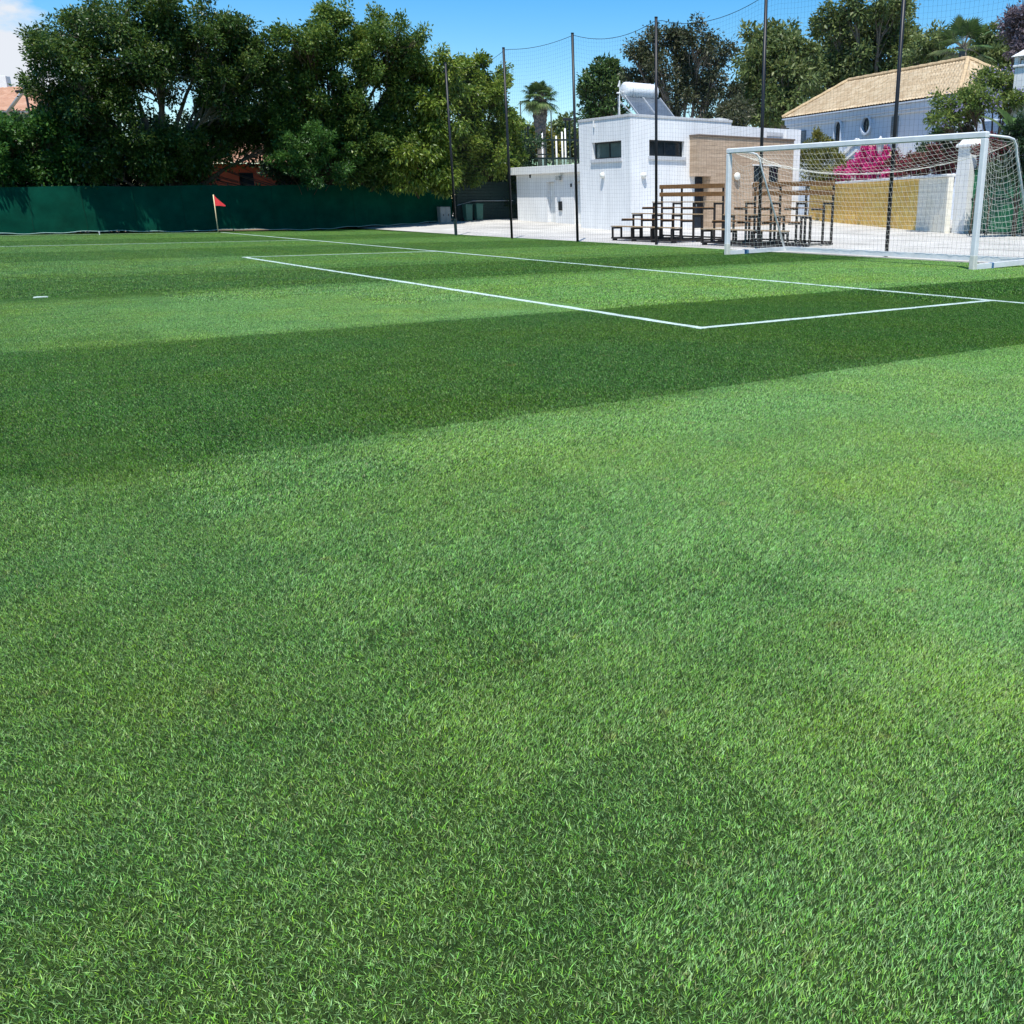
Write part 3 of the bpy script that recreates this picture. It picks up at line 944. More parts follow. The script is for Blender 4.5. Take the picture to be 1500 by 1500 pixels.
def tile_roof(name, quads, m, parent, tw=.24, th=.34, amp=.05):
    """barrel-tiled slopes: each quad is (eave_a, eave_b, ridge_b, ridge_a)"""
    Vs, Fs, Ts, off = [], [], [], 0
    g = np.random.default_rng(5)
    for (ea, eb, rb, ra) in quads:
        ea, eb, rb, ra = [np.array(x, float) for x in (ea, eb, rb, ra)]
        Lr = max(np.linalg.norm(eb - ea), np.linalg.norm(rb - ra))
        Sl = np.linalg.norm((ra + rb) / 2 - (ea + eb) / 2)
        ex = (eb - ea) / np.linalg.norm(eb - ea)
        up = (ra + rb) / 2 - (ea + eb) / 2
        up = up - ex * (up @ ex); up = up / np.linalg.norm(up)
        nr = np.cross(ex, up)
        if nr[2] < 0: nr = -nr
        ncol = max(2, int(Lr / tw)); nrow = max(2, int(Sl / th))
        ns, nt_ = ncol * 4 + 1, nrow * 2
        s = np.linspace(0, 1, ns)
        # rows: each tile steps down over the next
        tv, lift = [], []
        for r_ in range(nrow):
            tv += [r_ / nrow, (r_ + .96) / nrow]; lift += [.035, 0.]
        tv = np.array(tv); lift = np.array(lift)
        Sg, Tg = np.meshgrid(s, tv, indexing='ij')
        Pn = (ea[None, None] * ((1 - Sg) * (1 - Tg))[..., None] + eb * (Sg * (1 - Tg))[..., None] + rb * (Sg * Tg)[..., None] + ra * ((1 - Sg) * Tg)[..., None])
        dist = (Pn - ea) @ ex
        ph = dist / tw * 2 * math.pi
        row = np.floor(np.arange(len(tv)) / 2)
        hgt_ = amp * (np.abs(np.cos(ph / 2)) - .35) + lift[None, :]
        colid = np.floor(dist / tw + .5)
        rnd = np.modf(np.abs(np.sin(colid * 12.9898 + row[None, :] * 78.233) * 43758.5))[0]
        hgt_ = hgt_ + (rnd - .5) * .012
        Pn = Pn + nr * hgt_[..., None]
        a, b = ns, len(tv)
        I = np.arange(a * b).reshape(a, b) + off
        Fs.append(np.stack([I[:-1, :-1], I[1:, :-1], I[1:, 1:], I[:-1, 1:]], -1).reshape(-1, 4))
        Vs.append(Pn.reshape(-1, 3)); Ts.append((.3 + .45 * rnd).ravel())
        off += a * b
    return np_mesh(name, np.concatenate(Vs), np.concatenate(Fs), m, parent, np.concatenate(Ts))

ov = .32
e00, e10, e11, e01 = (-ov, -ov, HE), (HW + ov, -ov, HE), (HW + ov, HL + ov, HE), (-ov, HL + ov, HE)
r0, r1 = (HW / 2, 3.0, HR), (HW / 2, HL - 1.7, HR)
rf = tile_roof("roof", [(e00, e01, r1, r0), (e10, e00, r0, r0), (e11, e10, r0, r1), (e01, e11, r1, r1)], M['roof_pale'], house)
rdg = MB()
for a, b in ((r0, r1), (e00, r0), (e10, r0), (e01, r1), (e11, r1)):
    a, b = np.array(a), np.array(b)
    n_ = int(np.linalg.norm(b - a) / .4)
    rdg.tube([a + (b - a) * k / n_ + np.array([0, 0, .05]) for k in range(n_ + 1)], [.11 + .02 * (k % 2) for k in range(n_ + 1)], 8)
rdg.build("ridge_tiles", mat("ridge_tile", (.52, .38, .22), .8, .15, 4), rf)
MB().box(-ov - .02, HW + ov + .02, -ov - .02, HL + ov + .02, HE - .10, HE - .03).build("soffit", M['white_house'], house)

def arch_profile(y0, y1, z0, zs, n=12):
    c, r_ = (y0 + y1) / 2, (y1 - y0) / 2
    return [(y0, z0)] + [(c - r_ * math.cos(a), zs + r_ * math.sin(a)) for a in np.linspace(0, math.pi, n)] + [(y1, z0)]
def ring_frame(prof, wdt, x0, x1, name, m, parent, closed=True):
    """a band of given width round a closed (y,z) outline, from depth x0 to x1"""
    P_ = np.array(prof); n = len(P_)
    c = P_.mean(0)
    O = c + (P_ - c) * (1 + wdt / np.linalg.norm(P_ - c, axis=1))[:, None]
    mb = MB()
    vs = [(x, *p) for x in (x0, x1) for p in list(P_) + list(O)]
    fs = []
    for k in range(n):
        j = (k + 1) % n
        fs += [(k, j, n + j, n + k), (2 * n + k, 3 * n + k, 3 * n + j, 2 * n + j), (k, 2 * n + k, 2 * n + j, j), (n + k, n + j, 3 * n + j, 3 * n + k)]
    mb.add(vs, fs)
    return mb.build(name, m, parent)
def pane_of(prof, x, m, parent, name="pane"):
    mb = MB(); mb.add([(x, *p) for p in prof], [tuple(range(len(prof)))])
    return mb.build(name, m, parent)
ap = arch_profile(9.38, 9.95, 3.9, 5.42)
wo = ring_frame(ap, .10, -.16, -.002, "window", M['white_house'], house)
pane_of(ap, -.012, M['pane_dark'], wo)
mb = MB()
for zz in (4.3, 4.7, 5.1, 5.42): mb.box(-.035, -.015, 9.39, 9.94, zz - .02, zz + .02)
mb.box(-.036, -.014, 9.65, 9.68, 3.9, 5.68)
mb.build("glazing_bars", M['frame_dark'], wo)
rp = [(7.05 + .36 * math.cos(a), 5.34 + .40 * math.sin(a)) for a in np.linspace(0, 2 * math.pi, 24, endpoint=False)]
wo = ring_frame(rp, .11, -.17, -.002, "round_window", M['white_house'], house)
pane_of(rp, -.012, M['pane_dark'], wo)
MB().box(-.035, -.015, 6.71, 7.39, 5.32, 5.36).box(-.036, -.014, 7.03, 7.07, 4.96, 5.72).build("glazing_bars", M['frame_dark'], wo)
for (ya, yb, za, zb) in ((4.42, 4.98, 4.58, 5.62), (13.0, 13.9, 4.6, 5.45)):
    f = MB()
    f.box(-.06, -.001, ya, yb, za, zb, .01)
    fo = f.build("shutter", mat("grey_shutter", (.16, .19, .21), .6, .15, 8), house)
    sl2 = MB()
    for zz in np.arange(za + .08, zb - .06, .09):
        sl2.box(-.075, -.058, ya + .06, yb - .06, zz, zz + .05)
    sl2.build("slats", mat("grey_shutter_slat", (.22, .25, .27), .6, .15, 8), fo)
MB().box(-.12, -.001, 4.25, 5.15, 4.46, 4.56, .01).build("sill", M['white_trim'], house)

# gabled porch in front of the house
PD = 52.0
pc = P(1254, 240, D=PD)
porch = empty("gabled_porch", (pc[0], pc[1], 0), R(-72), label="small white gabled porch roof in front of the large white house", cat="porch")
pg = MB()
zb_, zt_ = float(pc[2]), float(P(1254, 207, D=PD)[2])
w2 = 1.12
pg.add([(-w2, 0, zb_), (w2, 0, zb_), (0, 0, zt_), (-w2, .12, zb_), (w2, .12, zb_), (0, .12, zt_)], [(0, 1, 2), (5, 4, 3), (0, 3, 4, 1)])
pg.box(-w2 + .06, w2 - .06, .14, 3.0, .3, zb_ - .004)
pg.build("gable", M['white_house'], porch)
rk = MB()
for s in (-1, 1):
    rk.tube([(s * (w2 + .12), -.05, zb_ - .05), (0, -.05, zt_ + .09)], .075, square=True)
    rk.tube([(s * (w2 * .55), -.04, zb_ + .18), (0, -.04, zt_ - .42)], .05, square=True)
rk.build("bargeboard", M['white_trim'], porch)
tile_roof("roof", [((w2 + .1, -.1, zb_), (w2 + .1, 3.2, zb_), (0, 3.2, zt_ + .1), (0, -.1, zt_ + .1)), ((-w2 - .1, 3.2, zb_), (-w2 - .1, -.1, zb_), (0, -.1, zt_ + .1), (0, 3.2, zt_ + .1))], M['roof_pale'], porch)

# chimneyed wing to the right of the white house
cw = empty("chimney_wing", (0, 0, 0), label="low pale tiled roof with a white capped chimney beside the large white house", cat="house")
c0 = P(1446, 116, D=42); c1 = P(1560, 112, D=38)
zr = c0[2]
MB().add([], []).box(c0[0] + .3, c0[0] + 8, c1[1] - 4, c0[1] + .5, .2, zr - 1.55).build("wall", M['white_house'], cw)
tile_roof("roof", [((c0[0] - 1.2, c0[1] - 2.8, zr - 1.6), (c0[0] + 9, c0[1] - 7.2, zr - 1.6), (c0[0] + 9, c0[1] - 4.2, zr), (c0[0], c0[1], zr))], M['roof_pale'], cw)
ch = P(1502, 150, D=36.5)
chm = MB().box(ch[0] - .34, ch[0] + .34, ch[1] - .34, ch[1] + .34, 3.2, 5.75, .02).box(ch[0] - .40, ch[0] + .40, ch[1] - .40, ch[1] + .40, 5.755, 5.84, .02)
for sx in (-1, 1):
    for sy in (-1, 1):
        chm.box(ch[0] + sx * .29 - .07, ch[0] + sx * .29 + .07, ch[1] + sy * .29 - .07, ch[1] + sy * .29 + .07, 5.845, 6.10)
chm.box(ch[0] - .20, ch[0] + .20, ch[1] - .20, ch[1] + .20, 5.841, 6.0)
cho = chm.build("chimney", M['white_wall'], cw)
cc = MB().add([(ch[0] - .46, ch[1] - .46, 6.10), (ch[0] + .46, ch[1] - .46, 6.10), (ch[0] + .46, ch[1] + .46, 6.10), (ch[0] - .46, ch[1] + .46, 6.10), (ch[0], ch[1], 6.45)], [(3, 2, 1, 0), (0, 1, 4), (1, 2, 4), (2, 3, 4), (3, 0, 4)])
cc.build("chimney_cap", M['white_trim'], cho)

# ---- red house behind the left trees
rh = empty("red_house", (0, 0, 0), label="red ochre house with terracotta roof half hidden behind the trees", cat="house")
ra_, rb_ = P(262, 260, D=56), P(585, 260, D=56)
rw = MB()
ud = np.array([.8, -.6, 0]); vd = np.array([.6, .8, 0])
wl = float((rb_ - ra_) @ ud)
rh.location = (ra_[0], ra_[1], 0); rh.rotation_euler = (0, 0, math.atan2(-.6, .8))
holes = [(3.3, 4.1, 1.9, 2.9), (5.3, 6.1, 1.9, 2.9), (9.7, 10.5, 1.6, 2.7)]
holes = [h for h in holes if h[1] < wl]
holed_wall(rw, (0, 0, 0), (1, 0, 0), wl, 0, 3.35, holes, TY, .15)
rw.box(.001, wl - .001, .25, 7, 0, 3.34)
rw.box(4.0, wl - 2.5, 3.2, 6.0, 3.345, 6.3)
rw.build("wall", M['brick_red'], rh)
for h in holes:
    window(rh, (0, 0, 0), (1, 0, 0), TY, *h, .15, M['pane_dark'], 0, .05, False)
tile_roof("roof", [((-.4, -.5, 3.35), (wl + .4, -.5, 3.35), (wl - 2, 3.6, 5.4), (2, 3.6, 5.4)), ((3.6, 2.9, 6.3), (wl - 2.1, 2.9, 6.3), (wl - 3.2, 4.6, 7.2), (4.6, 4.6, 7.2))], M['roof_red'], rh, .3, .45, .06)

# ---- two houses far off on the left
def far_house(u0, u1, vbase, veave, vridge, D, wallm, label, depth=7, cap=False):
    a, b = P(u0, veave, D=D), P(u1, veave, D=D)
    wl = float((b - a) @ ud)
    e = empty("far_house", (a[0], a[1], 0), math.atan2(-.6, .8), label, "house")
    ze = a[2]; zr = P((u0 + u1) / 2, vridge, D=D + depth / 2)[2]
    wmb = MB(); wmb.box(0, wl, 0, depth, 0, ze - .02); wmb.build("wall", wallm, e)
    MB().box(-.35, wl + .35, -.40, depth + .4, ze - .015, ze + .06).build("eaves", M['white_trim'], e)
    ro = tile_roof("roof", [((-.5, -.5, ze + .07), (wl + .5, -.5, ze + .07), (wl - 1.2, depth / 2, zr), (.6, depth / 2, zr)),
                       ((wl + .5, -.5, ze + .07), (wl + .5, depth + .5, ze + .07), (wl - 1.2, depth / 2, zr), (wl - 1.2, depth / 2, zr))], M['roof_red'], e, .4, .6, .07)
    if cap:
        MB().box(wl * .62, wl * .62 + .9, depth / 2 - .4, depth / 2 + .4, zr - .6, zr + 1.0, .02).build("chimney", M['white_trim'], ro)
    return e
far_house(-120, 52, 200, 165, 143, 78, M['cream_wall'], "cream walled house with low terracotta roof at the left behind the hedge")
far_house(-130, 36, 200, 146, 127, 105, M['salmon'], "salmon house with grey brown roof behind the lower terracotta roof", cap=True)

# ---- yard wall, pillar and green gate
wa, wb = np.array([29.75, 22.1]), np.array([38.9, 38.2])
wlen = float(np.linalg.norm(wb - wa)); wang = math.atan2(*(wb - wa)[::-1])
yw = empty("yard_wall", (wa[0], wa[1], 0), wang, label="block garden wall painted yellow with an unpainted cream stretch by the pillar", cat="wall")
def zt_at(s): 
    p = wa + (wb - wa) * s / wlen
    return float(tz(*p))
split = 3.35
c_ = MB(); c_.box(.62, split, 0, .2, .1, 2.16); c_.build("cream_stretch", M['cream_block'], yw)["label"] = "cream unpainted end of the wall"
y_ = MB(); y_.box(split + .001, wlen, -.004, .2, .1, 2.17); y_.build("yellow_stretch", M['yellow_block'], yw)["label"] = "yellow painted stretch of wall"
pl_ = MB()
pl_.box(6.2, 6.56, -.05, -.0045, .1, 2.162)
pl_.build("pier", M['yellow_block'], yw)
MB().box(.62, wlen, -.07, .28, 2.175, 2.27, .015).build("coping", M['white_trim'], yw)
MB().box(.62, wlen, -.03, -.006, .1, .42).build("plinth", M['cream_wall'], yw)

gp = empty("gate_pillar", (30.42, 22.31, 0), label="tall white gate pillar with a pyramid cap beside the green gate", cat="pillar")
gx, gy = 0, 0
gp.rotation_euler = (0, 0, R(-8))
MB().box(-.30, .30, -.30, .30, .15, 3.14, .012).build("shaft", M['white_trim'], gp)
MB().box(-.37, .37, -.37, .37, 3.142, 3.24, .012).add([(-.35, -.35, 3.241), (.35, -.35, 3.241), (.35, .35, 3.241), (-.35, .35, 3.241), (-.2, -.2, 3.42), (.2, -.2, 3.42), (.2, .2, 3.42), (-.2, .2, 3.42)], [(0, 1, 5, 4), (1, 2, 6, 5), (2, 3, 7, 6), (3, 0, 4, 7), (4, 5, 6, 7)]).build("cap", M['white_wall'], gp)

gt = empty("metal_gate", (30.35, 22.1, 0), label="dark green sheet metal gate behind the right goal post", cat="gate")
g_ = MB()
yl = -5.0
g_.add([(0, 0, .30), (0, yl, .30), (0, yl, 2.72), (0, -.55, 2.72), (0, 0, 2.30), (.05, 0, .30), (.05, yl, .30), (.05, yl, 2.72), (.05, -.55, 2.72), (.05, 0, 2.30)],
       [(0, 1, 2, 3, 4), (9, 8, 7, 6, 5), (0, 4, 9, 5), (4, 3, 8, 9), (3, 2, 7, 8), (1, 0, 5, 6), (2, 1, 6, 7)])
g_.build("sheet_panel", M['green_gate'], gt)
fr = MB().tube([(-.02, 0, .28), (-.02, 0, 2.32), (-.02, -.55, 2.76), (-.02, yl, 2.76)], .03, square=True).tube([(-.02, -.02, .30), (-.02, yl, .30)], .03, square=True).tube([(-.02, -.02, 1.42), (-.02, yl, 1.42)], .022, square=True).tube([(-.02, -2.5, .3), (-.02, -2.5, 2.76)], .025, square=True)
fr.build("gate_frame", M['court_steel'], gt)
for zz in (.75, 1.45, 2.15):
    MB().box(-.08, .02, .0, .10, zz, zz + .12, .01).build("hinge", M['frame_dark'], gt)

# ------------------------------------------------------------------ goal
GX, GY0, GY1, GZ = 16.88, 12.02, 19.62, 2.575
RB = 18.95
goal = empty("football_goal", (GX, (GY0 + GY1) / 2, 0), label="white football goal with sagging net standing behind the goal line", cat="goal")
goal.location = (0, 0, 0)
gw = .06
def post(y):
    m = MB()
    zb = float(tz(GX, y)) - .01
    m.box(GX - gw, GX + gw, y - gw, y + gw, zb, GZ - .12, .018)
    o = m.build("goal_post", M['goal_white'], goal)
    MB().box(GX - gw - .003, GX + gw + .003, y - gw - .003, y + gw + .003, zb, zb + .30, .018).build("scuffed_foot", M['goal_scuff'], o)
    return o
post(GY0 + gw); post(GY1 - gw)
MB().box(GX - gw - .001, GX + gw + .001, GY0, GY1, GZ - .119, GZ, .018).build("crossbar", M['goal_white'], goal)
zr_ = float(tz(RB, 16))
for y in (GY0 + gw, GY1 - gw):
    zf = float(tz(GX, y))
    m = MB()
    m.tube([(GX + gw, y, zf + .055), (RB, y, zr_ + .10)], .05, square=True)
    m.build("side_rail", M['goal_white'], goal)
    s = MB()
    s.tube([(GX + .02, y, GZ - .06), (GX + .75, y, GZ - .08), (GX + .93, y, GZ - .11), (GX + 1.03, y, GZ - .22), (GX + 1.09, y, GZ - .4), (RB - .05, y, zr_ + .14)], .024, 10)
    s.build("net_support", M['goal_white'], goal, True)
    MB().box(GX + .55, GX + .63, y - .055, y + .055, zf - .0, zf + .125, .01).build("clamp", mat("blue_clamp", (.06, .16, .30), .5, .1, 9), goal)
MB().tube([(RB, GY0 + .004, zr_ + .10), (RB, GY1 - .004, zr_ + .10)], .055, square=True).build("rear_rail", M['goal_white'], goal)

def goal_net():
    cord = MB()
    r_ = .0022
    A0, A1 = GY0 + .06, GY1 - .06
    ny = 60
    ys = np.linspace(A0, A1, ny + 1)
    g = np.random.default_rng(3)
    wob = g.normal(0, .012, (ny + 1, 64))
    xb, zb = GX + .98, GZ - .14
    def sagline(y):
        s = (y - A0) / (A1 - A0)
        c = 4 * s * (1 - s)
        return c
    def point(i, k, nk1, nk2):
        """k from crossbar (0) to rear rope (nk1), then down to the rear rail (nk1+nk2)"""
        y = ys[i]; c = sagline(y)
        c2 = c ** .8
        rope = np.array([xb - .05 * c, y, zb - .52 * c2])
        if k <= nk1:
            t = k / nk1
            a = np.array([GX + .03, y, GZ - .08])
            p = a + (rope - a) * t
            p[2] -= (.22 * c2 + .05) * 4 * t * (1 - t) * .8
        else:
            t = (k - nk1) / nk2
            bt = np.array([RB, y, zr_ + .13])
            p = rope + (bt - rope) * t
            p[0] += .10 * c * math.sin(math.pi * t) - .22 * c2 * math.sin(math.pi * t) * (1 - t)
        p = p + np.array([wob[i, k] * .5, wob[i, (k + 7) % 64] * .5, wob[i, (k + 13) % 64] * .4])
        return p
    n1, n2 = 9, 17
    G = [[point(i, k, n1, n2) for k in range(n1 + n2 + 1)] for i in range(ny + 1)]
    for i in range(ny + 1):
        cord.tube(G[i], r_, 3, caps=False)
    for k in range(n1 + n2 + 1):
        cord.tube([G[i][k] for i in range(0, ny + 1)], .006 if k == n1 else r_, 3, caps=False)
    # side panels hang between post, support tube and ground rail
    for y in (A0 - .02, A1 + .02):
        nz_, nx_ = 20, 13
        def sp(a, b):
            # a along the height 0..1, b from post to the rear
            zl = GZ - .1
            ztop = zl - .62 * 4 * b * (1 - b) * .35
            zz = .1 + (ztop - .1) * a
            xr = (xb + .02) + (RB - xb - .05) * (1 - a) ** 1.0
            xx = GX + .05 + (xr - GX - .05) * b
            sg = .07 * math.sin(math.pi * b) * math.sin(math.pi * a)
            zz -= .10 * math.sin(math.pi * b) * a ** .5
            return np.array([xx, y + (sg if y > 15 else -sg) * -1, zz]) + g.normal(0, .006, 3)
        Gs = [[sp(a / nz_, b / nx_) for b in range(nx_ + 1)] for a in range(nz_ + 1)]
        for a in range(nz_ + 1): cord.tube(Gs[a], r_, 3, caps=False)
        for b in range(nx_ + 1): cord.tube([Gs[a][b] for a in range(nz_ + 1)], r_, 3, caps=False)
    cord.build("net", M['net_cord'], goal)
goal_net()

# ------------------------------------------------------------------ ball-stop fence
FN = 18.36
fence = empty("ball_stop_fence", (0, 0, 0), label="tall black net fence on slim black poles behind the goal", cat="net fence")
PT = [38.4, 33.6, 29.5, 25.6, 20.9, 16.27, 11.6, 7.0]
PN = [18.27, 18.27, 18.6, 19.1, 19.2, 19.2, 19.2, 19.2]
def FNX(y):
    return float(np.interp(y, PT[::-1], PN[::-1]))
PH = 6.55
for k, y in enumerate(PT):
    FN = PN[k]
    z0 = float(tz(FN, y)) - .04
    m = MB().tube([(FN, y, z0), (FN, y, PH)], .046, 10)
    po = m.build("pole", M['black_metal'], fence, True)
    MB().tube([(FN, y, PH - .005), (FN, y, PH + .03)], .052, 10).build("cap", M['black_metal'], po)
    if k == 0:
        MB().tube([(FN, y, z0), (FN, y, .62)], .062, 12).tube([(FN, y, .62), (FN, y, .68)], .072, 12).build("pole_sleeve", M['court_steel'], po)
def fence_net():
    mb = MB(); rp_ = MB()
    g = np.random.default_rng(11)
    st = .125
    def top(y):
        for a, b in zip(PT[1:], PT[:-1]):
            if a <= y <= b:
                s = (y - a) / (b - a)
                return PH - .03 - .30 * 4 * s * (1 - s) * (.8 + .4 * math.sin(a))
        return PH - .03
    y0, y1 = PT[-1], PT[0]
    n = int((y1 - y0) / st)
    ys = np.linspace(y0, y1, n + 1)
    nz_ = 52
    def pos(y, f):
        FN = FNX(y)
        zb = float(tz(FN, y)) + .03
        t = top(y)
        bel = .05 * math.sin(y * 1.37) * math.sin(math.pi * f)
        return np.array([FN + .05 + bel, y + .03 * math.sin(9 * f + y), zb + (t - zb) * f])
    for y in ys:
        mb.tube([pos(y, f) for f in np.linspace(0, 1, 6)], .0017, 3, caps=False)
    for k in range(nz_ + 1):
        mb.tube([pos(y, k / nz_) for y in ys[::6]] , .0013, 3, caps=False)
    rp_.tube([pos(y, 1) for y in ys[::3]], .008, 4, caps=False)
    mb.build("netting", M['black_net'], fence)
    rp_.build("top_rope", M['black_net'], fence)
fence_net()

# ------------------------------------------------------------------ green windscreen fence
WT = 50.3
M['seam'] = mat('dark_seam', (.001, .03, .018), .9, .2, 6)
wf = empty("windscreen_fence", (0, 0, 0), label="long low fence hung with dark green windscreen cloth under the left trees", cat="fence")
def cloth_mat():
    m = mat("green_windscreen", (.0019, .060, .035), .85, .28, 1.4, .5, 160, spec=.08)
    return m
M['windscreen'] = cloth_mat()
xs = np.arange(-16, 23.9, .10); zs = np.linspace(0, 1, 16)
Xg, Zg = np.meshgrid(xs, zs, indexing='ij')
base = tz(Xg, np.full_like(Xg, WT))
ztop = 1.93 + .016 * (Xg - 3) 
wr = .014 * np.sin(Xg * 3.1 + 2.5 * Zg) + .008 * np.sin(Xg * 5.3 - 5 * Zg + 1) + .012 * np.sin(Xg * 2.1 + 9 * Zg) + .02 * np.abs(np.sin(Xg * math.pi / 2.5)) 
hem = .09 + .035 * np.sin(Xg * 1.1) + .02 * np.sin(Xg * 4.3)
Zw = base + hem + (ztop - base - hem + .02 * np.sin(Xg * 1.256)) * Zg
V = np.stack([Xg, WT + wr * (1 - .5 * Zg), Zw], -1).reshape(-1, 3)
I = np.arange(Xg.size).reshape(Xg.shape)
F = np.stack([I[:-1, :-1], I[1:, :-1], I[1:, 1:], I[:-1, 1:]], -1).reshape(-1, 4)
sc_ = np_mesh("windscreen_cloth", V, F, M['windscreen'], wf)
sc_.data.polygons.foreach_set("use_smooth", [True] * len(F))
hm = MB().tube([(xs[i], WT - .012 + wr[i, 0], base[i, 0] + hem[i, 0]) for i in range(0, len(xs), 2)], .014, 5)
hm.build("hem", mat("pale_hem", (.34, .50, .44), .7, .2, 6), wf)
for x in np.arange(-13.6, 23.8, 2.0):
    m = MB()
    zb0, zt0 = float(tz(x, WT)) + .12, 1.90 + .016 * (x - 3)
    m.tube([(x + .02 * math.sin(7 * t + x), WT - .022 + .010 * math.sin(3 * t + x), zb0 + (zt0 - zb0) * t) for t in np.linspace(0, 1, 6)], .006, 4)
    m.build("seam", M['seam'], wf)
for x in np.arange(-15, 24, 2.5):
    MB().tube([(x, WT + .09, float(tz(x, WT)) - .05), (x, WT + .09, 2.02 + .016 * (x - 3))], .03, 8).build("post", M['court_steel'], wf)
MB().tube([(-16, WT + .06, 1.65), (23.9, WT + .06, 2.0)], .018, 6).build("rail", M['court_steel'], wf)

# slatted fence on from the windscreen to the annex
sf = empty("slatted_fence", (0, 0, 0), label="dark green slatted fence in the shade beside the white annex", cat="fence")
m = MB(); sy = 50.15
for k in range(13):
    z = .42 + k * .155
    m.box(24.05, 28.3, sy, sy + .025, z, z + .125)
m.build("slats", M['slat_green'], sf)
MB().box(24.0, 28.3, sy + .095, sy + .11, .25, 2.42).build("light_block_panel", M['slat_green'], sf)  # added sheet that stops sunlight showing between the slats
for x in (24.1, 26.1, 28.2):
    MB().box(x, x + .07, sy + .026, sy + .09, .2, 2.46).build("post", M['court_steel'], sf)
MB().tube([(24.0, sy - .05, 1.18), (25.0, sy - .05, 1.42), (27.4, sy - .05, 1.44)], .022, 6).build("handrail", M['steel'], sf)
for k, x in enumerate((24.35, 24.98)):
    e = empty("waste_bin", (x, 49.6, 0), label=["pale green waste bin by the slatted fence, the one nearer the windscreen", "pale green waste bin by the slatted fence, the one nearer the annex"][k], cat="bin", group="waste bins by the slatted fence")
    z0 = float(tz(x, 49.6))
    b = MB().add([(-.17, -.2, z0 + .04), (.17, -.2, z0 + .04), (.17, .2, z0 + .04), (-.17, .2, z0 + .04), (-.2, -.23, z0 + .82), (.2, -.23, z0 + .82), (.2, .23, z0 + .82), (-.2, .23, z0 + .82)],
                 [(3, 2, 1, 0), (4, 5, 6, 7), (0, 1, 5, 4), (1, 2, 6, 5), (2, 3, 7, 6), (3, 0, 4, 7)])
    b.build("body", M['bin_green'], e)
    MB().box(-.22, .22, -.26, .25, z0 + .822, z0 + .88, .015).build("lid", M['bin_green'], e)
    for s in (-1, 1):
        MB().lathe((s * .19, .19, z0 + .09), [(.02, -.02), (.09, -.02), (.09, .02), (.02, .02)], 14, 0).build("wheel", M['black_metal'], e)
e = empty("storage_locker", (23.05, 49.75, 0), label="grey upright storage locker against the dark end of the windscreen", cat="locker")
MB().box(-.30, .30, -.2, .2, .25, 1.12, .015).build("body", M['bin_grey'], e)
for a, b in ((-.28, -.01), (.01, .28)):
    d_ = MB().box(a, b, -.222, -.202, .30, 1.08, .006).build("door", M['bin_grey'], e)
    MB().box((a + b) / 2 - .01, (a + b) / 2 + .02, -.24, -.222, .65, .75).build("handle", M['black_metal'], d_)

# ------------------------------------------------------------------ corner flag
cf = empty("corner_flag", (11.45, 48.9, 0), label="pale corner post with a small red flag in front of the green fence", cat="corner flag")
MB().tube([(0, 0, -.05), (0, 0, .8), (.0, 0, 1.66)], .022, 8).build("post", M['yellow_post'], cf, True)
fv, ff = [], []
n_ = 8
for i in range(n_ + 1):
    t = i / n_
    for s in (0, 1):
        zz = 1.66 - .47 * t ** .9 if s == 0 else 1.17 + .012 * math.sin(5 * t)
        if i == 0 and s == 0: zz = 1.66
        fv.append((.02 + .37 * t, -.28 * t + .05 * math.sin(t * 5), zz))
for i in range(n_):
    ff.append((2 * i, 2 * i + 1, 2 * i + 3, 2 * i + 2))
link_mesh("flag", fv, ff, M['red_flag'], cf, True)
# low marker peg by the touchline at the left
pk = MB().tube([(0, 0, -.02), (0, 0, .10)], .02, 8).lathe((0, 0, .10), [(.03, 0), (.035, .02), (.01, .035)], 10)
pk = pk.build("marker_peg", M['white_trim'], None); pk.location = (6.55, 48.2, 0)
tag(pk, "tiny white peg in the grass before the green windscreen", "peg")

# ------------------------------------------------------------------ bleachers
def bleacher(loc, label):
    e = empty("bleacher", loc, 0, label, "bleacher", "bleachers behind the ball-stop fence")
    L = 3.5
    rows = [(0, .48), (.9, .90), (1.8, 1.29)]
    frames = [.04, 1.15, 2.28, 3.44]
    for fy in frames:
        m = MB(); y = fy; q = .028
        for (x, z) in rows:
            m.box(x, x + .056, y - q, y + q, .10, z - .04)
            m.box(x + .37, x + .426, y - q, y + q, .10, (z - .04) if x < 1.7 else 1.86)
            m.box(x + .0565, x + .3695, y - q + .001, y + q - .001, z - .10, z - .042)
        m.box(-.02, 2.26, y - q - .001, y + q + .001, .045, .099)
        for (x, z) in rows[1:]:
            m.box(x - .474, x - .001, y - q + .001, y + q - .001, z - .26, z - .21)
        fo = m.build("frame", M['dark_steel'], e)
        for x in (.12, 1.15, 2.1):
            MB().box(x - .07, x + .07, y - .05, y + .05, -.03, .044).build("foot_pad", M['black_metal'], fo)
    for (x, z) in rows:
        for a, b in ((x - .02, x + .20), (x + .21, x + .43)):
            MB().box(a, min(b, x + .362) if x > 1.7 else b, -.02, L, z - .032, z, .005).build("seat_plank", M['wood_end'] if z < .6 else M['wood_end'], e)
    for (x, z) in rows[1:]:
        MB().box(x - .45, x - .03, -.01, L - .01, z - .208, z - .18, .005).build("footboard", M['wood'], e)
    for z in (1.50, 1.76):
        MB().box(1.8 + .33, 1.8 + .368, -.03, L + .01, z - .04, z + .10, .005).build("back_plank", M['wood'], e)
    MB().box(2.12, 2.16, .06, L - .05, .102, .15).build("rear_rail", M['dark_steel'], e)
    MB().box(-.02, .03, .08, L - .07, .05, .096).build("front_rail", M['dark_steel'], e)
    return e
bl0 = bleacher((19.86, 25.78, float(tz(20.9, 27.5)) - .0), "wooden tiered bleacher in front of the white wall, left of the goal")
